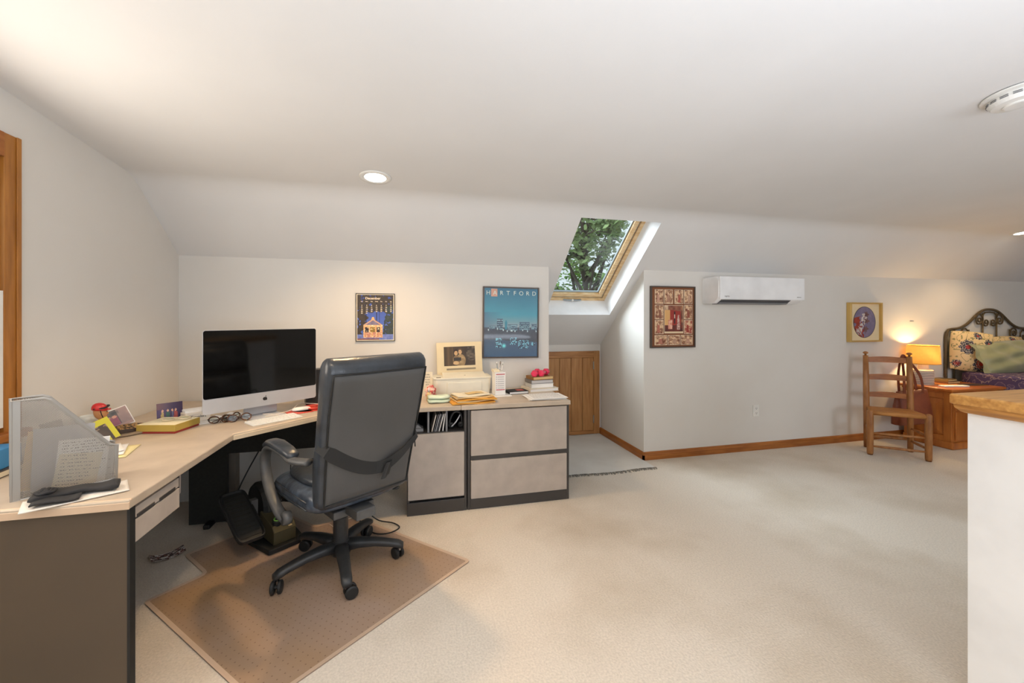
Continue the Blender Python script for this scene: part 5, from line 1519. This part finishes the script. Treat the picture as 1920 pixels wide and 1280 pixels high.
# black book
def book(name, label, w, d, h, loc, rz_, cover, pages=m_paper, group=None, spine='x-', text=None):
    t = thing(name, label, 'book', loc, rz=R(rz_), group=group)
    bm = bmesh.new()
    box(bm, -w / 2, w / 2, -d / 2, d / 2, 0, 0.003); box(bm, -w / 2, w / 2, -d / 2, d / 2, h - 0.003, h); box(bm, -w / 2, -w / 2 + 0.003, -d / 2, d / 2, 0.003, h - 0.003)
    part('cover', bm, cover, t)
    part('pages', bx(-w / 2 + 0.003, w / 2 - 0.004, -d / 2 + 0.003, d / 2 - 0.003, 0.003, h - 0.003), pages, t)
    if text:
        lettering('lettering', [(text, h * 0.6, 0, h * 0.5, 'CENTER')], m_greyink if cover != m_ink else m_paper, t, loc=(-w / 2 - 0.0005, 0, 0), rot=(0, 0, -PI / 2))
    return t
b1 = book('paperback', 'black paperback lying alone left of the book stack', 0.165, 0.125, 0.022, (0.82, 3.225, DT), 8, m_ink)
part('cover_art', bx(0.0, 0.06, -0.03, 0.03, 0.022, 0.0224), M('red_art', (190, 72, 56), .5), b1)
lettering('lettering', [('THE', 0.022, -0.03, 0.0, 'CENTER'), ('ROAD', 0.022, -0.03, -0.024, 'CENTER')] if False else [('BOOK', 0.02, -0.04, 0.0, 'CENTER')], m_paper, b1, loc=(0, 0, 0.0224), rot=(R(-90), 0, 0)) if False else None
hz = DT
for k, (w, d, h, cov, pg, dx, dy, rz_, lb) in enumerate((
    (0.26, 0.20, 0.026, M('ivory_cover', (216, 206, 186), .5), m_paper, 0.01, 0, 8, 'wide ivory book at the bottom of the stack under the dumbbells'),
    (0.20, 0.15, 0.036, M('white_cover', (206, 204, 200), .5), m_paper, 0.012, 0.01, 4, 'thick white book second from the bottom of the stack'),
    (0.20, 0.15, 0.03, M('grey_cover', (110, 106, 104), .5), M('grey_pages', (196, 192, 190), .8), 0.008, 0.01, 6, 'grey spined book third from the bottom of the stack'),
    (0.19, 0.14, 0.027, M('amber_cover', (140, 96, 40), .5), m_manila, 0.014, 0.01, 10, 'amber spined book on top of the stack under the dumbbells'))):
    book('stacked_book', lb, w, d, h - 0.0005, (1.04 + dx, 3.325 + dy, hz), rz_, cov, pg, 'books stacked under the dumbbells')
    hz += h
for k, (x, y, rz_) in enumerate(((1.015, 3.315, 62), (1.085, 3.315, 52))):
    t = thing('dumbbell', ['left pink hex dumbbell lying on top of the book stack', 'right pink hex dumbbell lying on top of the book stack'][k], 'dumbbell', (x, y, hz + 0.027), rz=R(rz_), group='pink dumbbells on the books')
    bm = bmesh.new(); lathe(bm, [(0.001, -0.04), (0.011, -0.04), (0.0125, 0), (0.011, 0.04), (0.001, 0.04)], 14, axis='x'); part('handle', bm, M('dumbbell_grip_%d' % k, (200, 120, 120), .5), t, smooth=True)
    for sg in (-1, 1):
        bm = bmesh.new(); lathe(bm, [(0.001, -0.022), (0.02, -0.022), (0.029, -0.015), (0.03, 0.012), (0.021, 0.022), (0.001, 0.022)], 6, (0.058 * sg, 0, 0), axis='x'); part('head', bm, m_pink, t, bev=0.003)
for k, (w, h, rz_, x, y) in enumerate(((0.29, 0.21, -4, 0.985, 2.985), (0.28, 0.21, 4, 0.975, 2.982), (0.28, 0.20, 1, 0.99, 2.972))):
    t = thing('document', ['white document at the bottom of the pile at desk end', 'white document in the middle of the pile at desk end', 'white printed document on top of the pile at desk end'][k], 'paper', (x, y, DT + 0.001 + 0.005 * k), rz=R(rz_), group='documents at the desk end')
    part('sheets', rectsheet(w, h, lambda u, v: 0.002 + 0.0015 * math.sin(u * 3), 6, 4), m_paper, t, solid=0.003)
    if k == 2:
        bm = bmesh.new(); rnd = random.Random(4)
        for q in range(16):
            y0 = 0.085 - q * 0.0115; x0 = -0.12
            while x0 < 0.11:
                l = rnd.uniform(0.008, 0.022); box(bm, x0, x0 + l, y0, y0 + 0.0022, 0.0052, 0.0056); x0 += l + 0.006
        part('printed_lines', bm, M('text_grey', (196, 192, 190), .8), t)

# ------------------------------------------------------------------ ladder back chair
lc = thing('ladder_back_chair', 'wooden ladder-back chair with woven seat by the right wall', 'chair', (4.645, 3.06, 0), rz=R(138.85))
FW, BW_, FY, BY = 0.213, 0.172, 0.145, -0.145
for sg in (-1, 1):
    bm = bmesh.new(); lathe(bm, [(0.021, 0), (0.026, 0.02), (0.028, 0.25), (0.027, 0.42), (0.024, 0.435), (0.012, 0.442), (0.001, 0.443)], 16, (sg * FW, FY, 0)); part('leg', bm, m_ladder, lc, smooth=True)
    bm = bmesh.new()
    tube(bm, [(sg * BW_, BY, 0), (sg * BW_, BY, 0.42), (sg * BW_, BY - 0.012, 0.70), (sg * BW_, BY - 0.03, 0.955)], [0.023, 0.027, 0.026, 0.022], 16)
    pb = part('back_post', bm, m_ladder, lc, smooth=True)
    bm = bmesh.new(); lathe(bm, [(0.010, 0.95), (0.009, 0.968), (0.022, 0.976), (0.024, 0.984), (0.014, 0.994), (0.001, 0.997)], 16, (sg * BW_, BY - 0.031, 0)); part('finial', bm, m_ladder, pb, smooth=True)
bm = bmesh.new()
def seatf(u, v):
    y = BY + (FY - BY) * v
    w = BW_ + (FW - BW_) * v
    return Vector((w * (2 * u - 1), y, 0.418 - 0.012 * math.sin(PI * u) * math.sin(PI * v)))
surf(bm, seatf, 12, 10); part('seat', bm, m_ladderseat, lc, smooth=True, solid=0.022)
bm = bmesh.new(); tube(bm, [(-FW, FY, 0.412), (FW, FY, 0.412)], 0.02, 12); part('seat_rail', bm, m_ladderseat, lc, smooth=True)
for z, h in ((0.905, 0.055), (0.725, 0.055), (0.545, 0.05)):
    yb = BY - 0.03 * max(0, (z - 0.42) / 0.53)
    bm = bmesh.new()
    n_ = 12
    rr = []
    for k in range(n_ + 1):
        u = k / n_; x = BW_ * (2 * u - 1)
        yy = yb - 0.022 * math.sin(PI * u); zt = z + h * (0.55 + 0.22 * math.sin(PI * u)); zb = z - h * 0.35
        rr.append([(x, yy - 0.005, zb), (x, yy + 0.005, zb), (x, yy + 0.005, zt), (x, yy - 0.005, zt)])
    loft(bm, rr); part('slat', bm, M('slat_maple', (176, 110, 58), 0.42, c2=(140, 82, 40), vscale=6, stretch=(1.2, 5, 5)), lc, bev=0.002)
def rung(a, b):
    A, B = Vector(a), Vector(b); Mm = (A + B) / 2
    bm = bmesh.new(); tube(bm, [A, A.lerp(B, 0.25), Mm, A.lerp(B, 0.75), B], [0.008, 0.0115, 0.013, 0.0115, 0.008], 10); part('rung', bm, m_ladder, lc, smooth=True)
rung((-FW, FY, 0.215), (FW, FY, 0.215)); rung((-FW, FY, 0.085), (FW, FY, 0.085)); rung((-BW_, BY, 0.12), (BW_, BY, 0.12))
for sg in (-1, 1):
    rung((sg * FW, FY, 0.235), (sg * BW_, BY, 0.235)); rung((sg * FW, FY, 0.11), (sg * BW_, BY, 0.11))
# tote bag hung on the chair
tb = thing('tote_bag', 'brown leather tote bag hanging from the wooden chair post', 'bag', (5.06, 3.165, 0.245), rz=R(-14))
rings = []
for z, w, d in ((0.0, 0.19, 0.045), (0.006, 0.205, 0.055), (0.10, 0.20, 0.055), (0.2, 0.185, 0.045), (0.29, 0.168, 0.03), (0.345, 0.158, 0.018)):
    rings.append([(a + 0.02 * (0.345 - z), b, z + 0.012 * math.sin(a * 9)) for a, b in sring(w, d, 3, 28)])
bm = bmesh.new(); loft(bm, rings); part('body', bm, m_bag, tb, smooth=True)
hk = (-0.175, -0.08, 0.70)
for k, (yo, xa, xb) in enumerate(((-0.022, -0.085, 0.10), (0.022, -0.10, 0.075))):
    bm = bmesh.new()
    tube(bm, smooth_path([(xa - 0.01, yo, 0.24), (xa - 0.01, yo, 0.34), (xa - 0.045, yo - 0.03, 0.52), (hk[0], hk[1] + yo * 0.2, hk[2]), (hk[0] + 0.035, hk[1] + yo * 0.2, hk[2] - 0.01), (xb - 0.07, yo - 0.03, 0.52), (xb, yo, 0.34), (xb + 0.005, yo, 0.24)]), 0.01, 8, flat=(0.004, 0.015), side=(0, 1, 0))
    part('handle', bm, m_bag, tb, smooth=True)

# ------------------------------------------------------------------ bedside chest
cs = thing('bedside_chest', 'honey pine bedside chest between the wooden chair and bed', 'chest', (5.72, 3.215, 0))
part('top', bx(-0.43, 0.365, -0.255, 0.215, 0.594, 0.62), m_chesttop, cs, bev=0.006)
bm = bmesh.new(); box(bm, -0.36, 0.345, -0.215, 0.20, 0.07, 0.594); part('body', bm, m_chest, cs)
bm = bmesh.new(); box(bm, -0.385, 0.355, -0.235, 0.21, 0.0, 0.075); part('base_moulding', bm, m_chest, cs, bev=0.012)
bm = bmesh.new(); box(bm, -0.40, 0.36, -0.24, 0.21, 0.572, 0.594); part('cornice', bm, m_chest, cs, bev=0.008)
bm = bmesh.new()
for (y0, y1, z0, z1) in ((-0.215, -0.15, 0.075, 0.572), (0.14, 0.20, 0.075, 0.572), (-0.15, 0.14, 0.075, 0.13), (-0.15, 0.14, 0.51, 0.572)):
    box(bm, -0.376, -0.36, y0, y1, z0, z1)
part('side_frame', bm, m_chest, cs, bev=0.003)
bm = bmesh.new()
rr = [[(x, y0, z0), (x, y1, z0), (x, y1, z1), (x, y0, z1)] for x, y0, y1, z0, z1 in ((-0.3605, -0.15, 0.14, 0.13, 0.51), (-0.364, -0.14, 0.13, 0.14, 0.50), (-0.374, -0.09, 0.08, 0.19, 0.45), (-0.3745, -0.088, 0.078, 0.192, 0.448))]
loft(bm, rr); part('side_panel', bm, m_chest, cs)
bm = bmesh.new()
for (x0, x1, z0, z1) in ((-0.33, 0.33, 0.40, 0.56),):
    box(bm, x0, x1, -0.228, -0.215, z0, z1)
dd = part('drawer', bm, m_chest, cs, bev=0.004)
for x in (-0.17, 0.17):
    bm = bmesh.new(); lathe(bm, [(0.006, -0.24), (0.016, -0.255), (0.012, -0.265), (0.001, -0.266)], 14, (x, 0, 0.48), axis='y'); part('knob', bm, m_knot, dd, smooth=True)
for x0, x1 in ((-0.33, -0.005), (0.005, 0.33)):
    bm = bmesh.new(); box(bm, x0, x1, -0.228, -0.215, 0.09, 0.385); part('door', bm, m_chest, cs, bev=0.006)
# lamp
lp = thing('table_lamp', 'lit table lamp with amber shade on the pine chest', 'lamp', (5.47, 3.315, 0.62))
prof_ = [(0.001, 0)]
n_ = 8
for k in range(n_):
    z0 = k * 0.0185
    prof_ += [(0.086 + 0.004 * k / n_, z0), (0.090, z0 + 0.011), (0.084, z0 + 0.0125), (0.084, z0 + 0.0175)]
prof_ += [(0.086, 0.15), (0.08, 0.158), (0.05, 0.165), (0.046, 0.18), (0.042, 0.25), (0.001, 0.25)]
bm = bmesh.new(); lathe(bm, prof_, 32); lb_ = part('base', bm, m_lampbase, lp)
bm = bmesh.new()
for k in range(n_):
    z = k * 0.0185 + 0.015
    tube(bm, [(0.0855 * math.cos(2 * PI * j / 32), 0.0855 * math.sin(2 * PI * j / 32), z) for j in range(32)], 0.0028, 6, closed=True)
part('grooves', bm, m_lampstripe, lb_)
bm = bmesh.new()
rings = [[(r_ * math.cos(2 * PI * j / 40), r_ * math.sin(2 * PI * j / 40), z) for j in range(40)] for r_, z in ((0.14, 0.225), (0.13, 0.425))]
loft(bm, rings, cap=False); part('lamp_shade', bm, m_shade, lp, smooth=True, solid=0.003)
bm = bmesh.new()
for r_, z in ((0.141, 0.226), (0.131, 0.424)):
    tube(bm, [(r_ * math.cos(2 * PI * j / 40), r_ * math.sin(2 * PI * j / 40), z) for j in range(40)], 0.003, 6, closed=True)
part('shade_rim', bm, M('shade_tape', (206, 150, 66), .8), lp, smooth=True)
# books, paper, remote on chest
book('brown_book', 'brown leather book at the bottom of the pair on the chest', 0.22, 0.16, 0.022, (5.83, 3.33, 0.6205), 4, M('brown_cover', (92, 58, 36), .5), m_manila)
book('brown_book', 'dark olive book on top of the pair on the chest', 0.20, 0.15, 0.02, (5.82, 3.335, 0.643), 9, M('olive_cover', (104, 82, 42), .5), m_manila)
single('white_booklet', bx(-0.14, 0.14, -0.03, 0.03, 0, 0.014), m_paper, 'long white booklet at the front of the pine chest top', 'booklet', (5.56, 3.10, 0.6205), rz=R(-12), bev=0.004)
single('dark_folder', bx(-0.13, 0.13, -0.05, 0.05, 0, 0.005), m_framebrown, 'thin dark brown folder near the bed on the chest top', 'folder', (5.92, 3.14, 0.6205), rz=R(-6))

# ------------------------------------------------------------------ bed
bed = thing('iron_bed', 'bed with arched bronze iron headboard in the far right corner', 'bed', (6.80, 3.455, 0))
HB = 0.735
def arch(x):
    return 1.215 + 0.235 * math.exp(-(abs(x) / 0.34) ** 2.6)
tp = [(-HB, 0, 0), (-HB, 0, 0.6), (-HB, 0, 1.12), (-HB + 0.012, 0, 1.175), (-HB + 0.04, 0, 1.205), (-HB + 0.09, 0, 1.215)]
tp += [(x, 0, arch(x)) for x in [-0.62 + 1.24 * k / 40 for k in range(41)]]
tp += [(-p[0], p[1], p[2]) for p in tp[5::-1]]
bm = bmesh.new(); tube(bm, tp, 0.0145, 10); part('headboard_frame', bm, m_iron, bed, smooth=True)
bm = bmesh.new()
for x in (-0.60, -0.36, -0.12, 0.12, 0.36, 0.60):
    tube(bm, [(x, 0, 0.45), (x, 0, arch(x) - (0.0 if abs(x) < 0.2 else 0.05) - 0.03)], 0.009, 8)
tube(bm, [(-HB, 0, 0.55), (HB, 0, 0.55)], 0.012, 8)
part('headboard_bars', bm, m_iron, bed, smooth=True)
def spiral(cx, cz, r0, turns, a0, sgn, r1=0.008, n=36):
    pts = []
    for k in range(n + 1):
        u = k / n; a = a0 + sgn * 2 * PI * turns * u; r_ = r0 + (r1 - r0) * u ** 0.8
        pts.append((cx + r_ * math.cos(a), 0, cz + r_ * math.sin(a)))
    return pts
def scroll(pts):
    bm = bmesh.new(); tube(bm, pts, 0.008, 8); part('scroll', bm, m_iron, bed, smooth=True)
for sg in (-1, 1):
    def mir(pts): return [(p[0] * sg, p[1], p[2]) for p in pts]
    scroll(mir([(-0.12, 0, 1.33), (-0.115, 0, 1.385), (-0.08, 0, 1.412), (0.0, 0, 1.418)]))                     # inner arch half
    scroll(mir([(-0.12, 0, 1.33), (-0.118, 0, 1.28)] + spiral(-0.062, 1.295, 0.052, 1.4, R(195), 1)))              # inner curl
    scroll(mir([(-0.12, 0, 1.30), (-0.125, 0, 1.36), (-0.155, 0, 1.392), (-0.2, 0, 1.385)] + spiral(-0.18, 1.318, 0.062, 1.5, R(140), 1)))
    scroll(mir([(-0.36, 0, 1.02), (-0.36, 0, 1.15), (-0.38, 0, 1.20), (-0.42, 0, 1.225)] + spiral(-0.435, 1.165, 0.056, 1.5, R(75), 1)))
    scroll(mir([(-0.64, 0, 1.10), (-0.645, 0, 1.16), (-0.60, 0, 1.205), (-0.55, 0, 1.16), (-0.545, 0, 1.05)]))
rings = []
for z, e in ((0.0, 0.93), (0.02, 0.985), (0.10, 1), (0.22, 1), (0.27, 0.985), (0.285, 0.93)):
    rings.append([(a * e, -1.06 + b * e, 0.43 + z) for a, b in sring(0.665, 1.0, 10, 48)])
bm = bmesh.new(); loft(bm, rings); part('mattress', bm, m_white, bed, smooth=False)
part('box_base', bx(-0.66, 0.66, -2.0, -0.03, 0.18, 0.43), m_framebrown, bed)
for x in (-0.68, 0.68):
    part('leg', bx(x - 0.03, x + 0.03, -1.98, -1.92, 0, 0.2), m_iron, bed)
bm = bmesh.new()
rings = []
for z, e in ((0.735, 0.9), (0.732, 0.985), (0.715, 1.01), (0.6, 1.015), (0.3, 1.02)):
    rings.append([(a * e + 0.008 * math.sin(b * 14) * (z < 0.6), -1.02 + b * e, z) for a, b in sring(0.685, 1.01, 10, 64)])
loft(bm, [r[:] for r in rings], cap=False)
bm.faces.new([bm.verts.new(p) for p in rings[0]])
single('quilt', bm, m_quilt, 'purple fern patterned quilt covering the bed', 'quilt', (6.79, 3.40, 0.0), smooth=False, solid=0.01)
FLW = [(0.30, 0.42, 0.19), (0.62, 0.80, 0.20), (0.78, 0.30, 0.12), (0.10, 0.85, 0.10), (0.55, 0.12, 0.10), (0.95, 0.62, 0.10)]
def f_floral(s, t):
    c = (228, 200, 146)
    v = math.sin(s * 13 + 3 * vn(s * 5, t * 5, 2)) * math.cos(t * 11 + 4 * vn(s * 4, t * 4, 6))
    if abs(v - 0.35) < 0.05: c = (120, 116, 70)
    if vn(s * 22, t * 22, 7) > 0.80: c = (150, 140, 92)
    for k, (x, y, r_) in enumerate(FLW):
        a = math.atan2(t - y, s - x); d = math.hypot(s - x, t - y)
        e = r_ * (0.78 + 0.22 * abs(math.sin(4.5 * a + k)))
        if d < e:
            q = d / e
            c = (44, 38, 54)
            if abs(math.sin(q * 12 + 2.2 * math.sin(9 * a))) < 0.32: c = (226, 214, 192)
            if q < 0.30: c = (172, 52, 44)
            if k % 2 and 0.45 < q < 0.6: c = (170, 66, 54)
    return c
def pillow(name, label, w, h, t_, m, loc, rot, pinch=0.10, back=None, wr=0.0, cat='pillow', art=None):
    o = thing(name, label, cat, loc, rot=rot)
    def face(sg):
        def f(u, v):
            a, b = 2 * u - 1, 2 * v - 1
            x = a * w / 2 * (1 - pinch * b * b); z = b * h / 2 * (1 - pinch * a * a) + h / 2
            d = (max(0, 1 - abs(a) ** 2.6) * max(0, 1 - abs(b) ** 2.6)) ** 0.55
            return Vector((x, -sg * t_ / 2 * d - sg * wr * (math.sin(a * 7 + b * 4) + math.sin(b * 9 - a * 3)) * d, z))
        return f
    if art:
        fo = paint('front', w, h, 96, 96, art, m_pic, o, shape=lambda s, q: face(1)(s, 1 - q))
        for pl_ in fo.data.polygons: pl_.use_smooth = True
    else:
        bm = bmesh.new(); surf(bm, face(1), 26, 20); part('front', bm, m, o, smooth=True)
    bm = bmesh.new(); surf(bm, face(-1), 20, 16); part('back', bm, back or m, o, smooth=True)
    return o
pillow('floral_pillow', 'cream floral pillow leaning at the left end of the headboard', 0.40, 0.46, 0.17, m_floral, (6.19, 3.30, 0.735), (R(-8), R(6), R(-30)), 0.05, m_sagepale, art=f_floral)
gp = pillow('sage_pillow', 'sage green satin pillow lying against the headboard centre', 0.78, 0.37, 0.17, m_sage, (6.56, 3.10, 0.74), (R(-22), R(-3), R(-4)), 0.06, m_sage, 0.013)
bm = bmesh.new()
surf(bm, lambda u, v: Vector((-0.365 - 0.07 * u, 0.015 * math.sin(v * 14) * u, 0.02 + 0.33 * v + 0.02 * u * (2 * v - 1))), 6, 24); part('flange', bm, m_sage, gp, smooth=True, solid=0.004)
pillow('floral_pillow', 'cream floral pillow mostly hidden behind the sage pillow', 0.55, 0.40, 0.14, m_floral, (6.86, 3.29, 0.735), (R(-9), 0, R(-2)), 0.06, m_sagepale, art=f_floral)
pillow('brown_cushion', 'brown leather cushion on the sage pillow at right edge', 0.34, 0.26, 0.12, m_bag, (6.98, 2.97, 0.93), (R(-28), R(6), R(-8)), 0.06)

# ------------------------------------------------------------------ trees outside the skylight
def tree(label, base, crown, rad, nleaf, m, seed, lsize, branches):
    rnd = random.Random(seed)
    t = thing('tree', label, 'tree', base, group=None)
    B = Vector(base)
    bm = bmesh.new()
    cc = Vector(crown) - B
    tube(bm, smooth_path([(0, 0, 0), (0.05, 0, cc.z * 0.4), (0.0, 0.1, cc.z * 0.8), tuple(cc + Vector((0, 0, rad * 0.4)))]), 0.055, 8)
    ends = []
    for k in range(branches):
        a = rnd.uniform(0, 2 * PI); e = rnd.uniform(-0.5, 0.9)
        d = Vector((math.cos(a) * math.cos(e), math.sin(a) * math.cos(e), math.sin(e)))
        st_ = Vector((0, 0.05, cc.z * rnd.uniform(0.55, 1.0)))
        en = cc + d * rad * rnd.uniform(0.6, 1.0)
        mid = st_.lerp(en, 0.5) + Vector((rnd.uniform(-.2, .2), rnd.uniform(-.2, .2), rnd.uniform(-.1, .3)))
        pth = smooth_path([st_, mid, en], 5)
        tube(bm, pth, [0.05 - 0.042 * i / (len(pth) - 1) for i in range(len(pth))], 6)
        ends += [mid, en, st_.lerp(en, 0.75)]
        for q in range(3):
            p0 = pth[rnd.randrange(3, len(pth))]
            p1 = p0 + Vector((rnd.uniform(-.6, .6), rnd.uniform(-.6, .6), rnd.uniform(-.3, .4)))
            tube(bm, [p0, p0.lerp(p1, .5) + Vector((0, 0, .05)), p1], [0.012, 0.009, 0.005], 5)
            ends += [p1]
    part('trunk', bm, m_bark, t, smooth=True)
    bm = bmesh.new()
    for k in range(nleaf):
        c = ends[rnd.randrange(len(ends))] + Vector((rnd.gauss(0, .16), rnd.gauss(0, .16), rnd.gauss(0, .11)))
        mt = Matrix.Translation(c) @ Euler((rnd.uniform(-0.9, 0.9), rnd.uniform(-0.9, 0.9), rnd.uniform(0, 6.28))).to_matrix().to_4x4()
        s_ = lsize * rnd.uniform(0.6, 1.2)
        vs = [bm.verts.new(mt @ Vector(p)) for p in ((0, -s_ * 0.6, 0), (s_ * 0.3, -s_ * 0.15, s_ * 0.06), (s_ * 0.26, s_ * 0.25, s_ * 0.04), (0, s_ * 0.6, 0), (-s_ * 0.26, s_ * 0.25, s_ * 0.04), (-s_ * 0.3, -s_ * 0.15, s_ * 0.06))]
        bm.faces.new(vs)
    part('foliage', bm, m, t, fix=False)
    return t
tree('dark leafed tree close outside the skylight', (4.3, 9.6, -3.0), (3.95, 9.2, 3.7), 1.7, 2300, m_leaf, 3, 0.15, 20)
tree('paler green tree low behind the dark tree outside skylight', (6.0, 14.0, -3.0), (5.4, 13.4, 2.2), 1.9, 3200, m_leaf2, 9, 0.16, 18)

# ------------------------------------------------------------------ light
w = bpy.data.worlds.new('sky'); SC.world = w; w.use_nodes = True
nt = w.node_tree
bg = nt.nodes['Background']
sky = nt.nodes.new('ShaderNodeTexSky')
try:
    sky.sky_type = 'HOSEK_WILKIE'
except Exception:
    pass
sky.sun_direction = Vector((-0.4, -0.5, 0.75)).normalized()
sky.turbidity = 6.0
mx = nt.nodes.new('ShaderNodeMix'); mx.data_type = 'RGBA'; mx.inputs[0].default_value = 0.85
mx.inputs[7].default_value = (0.86, 0.94, 1.0, 1)
nt.links.new(sky.outputs[0], mx.inputs[6]); nt.links.new(mx.outputs[2], bg.inputs['Color'])
bg.inputs['Strength'].default_value = 1.15

def area(name, loc, rot, sx, sy, e, c, spread=None):
    l = bpy.data.lights.new(name, 'AREA'); l.shape = 'RECTANGLE'; l.size = sx; l.size_y = sy; l.energy = e; l.color = lin(c)
    if spread: l.spread = spread
    o = bpy.data.objects.new(name, l); COL.objects.link(o); o.location = loc; o.rotation_euler = rot
    return o
DAY = (232, 242, 255)
# daylight at the two rear windows, the left window and the skylight
area('rear_window_light', (0.85, YR + 0.03, 1.4), (R(90), 0, 0), 1.2, 1.25, 22, DAY)
area('rear_window_light', (3.65, YR + 0.03, 1.4), (R(90), 0, 0), 1.2, 1.25, 46, DAY)
area('left_window_light', (XL + 0.06, 1.6, 1.55), (R(90), 0, R(-90)), 0.9, 0.95, 15, (255, 242, 226))
sl = area('skylight_light', (-0.8, 6.0, 5.0), (0, 0, 0), 3.2, 3.2, 1000, DAY)
sl.rotation_euler = (Vector((1.7, 3.5, 1.9)) - sl.location).to_track_quat('-Z', 'Y').to_euler()
# added fill lamp behind the camera, aimed up to bounce off the ceiling
area('bounce_fill', (0.9, -0.7, 1.0), (R(180), 0, 0), 2.6, 1.6, 92, (226, 238, 255))
# recessed lights, one added spot and bedside lamp
def ceiling_spot(x, y, e, ang=130, col=(255, 214, 160)):
    l = bpy.data.lights.new('ceiling_spot_light', 'SPOT'); l.energy = e; l.color = lin(col); l.spot_size = R(ang); l.spot_blend = 0.7; l.shadow_soft_size = 0.06
    o = bpy.data.objects.new('ceiling_spot_light', l); COL.objects.link(o); o.location = (x, y, zc(y) - 0.02)
ceiling_spot(-0.228, 2.735, 60); ceiling_spot(6.13, 2.86, 34); ceiling_spot(-0.3, 1.0, 40, 150, (255, 226, 190))  # third spot has no fitting: added out of view to warm the left floor
l = bpy.data.lights.new('lamp_bulb', 'POINT'); l.energy = 11; l.color = lin((255, 214, 150)); l.shadow_soft_size = 0.03
o = bpy.data.objects.new('lamp_bulb', l); COL.objects.link(o); o.location = (5.47, 3.315, 0.62 + 0.35)

# ------------------------------------------------------------------ camera
cam = bpy.data.cameras.new('camera')
cam.sensor_width = 36.0
cam.lens = 768.0 / 1920.0 * 36.0
cam.shift_y = -43.0 / 1920.0
cam.clip_start = 0.05
co = bpy.data.objects.new('camera', cam); COL.objects.link(co)
co.location = (0, 0, 1.34)
co.rotation_euler = (R(90), 0, -math.atan((960 - 773) / 768.0))
SC.camera = co
SC.view_settings.view_transform = 'Standard'
SC.view_settings.look = 'None'
SC.view_settings.exposure = 0.0
SC.cycles.max_bounces = 8
SC.cycles.diffuse_bounces = 5
SC.cycles.sample_clamp_indirect = 4.0
SC.cycles.use_denoising = True
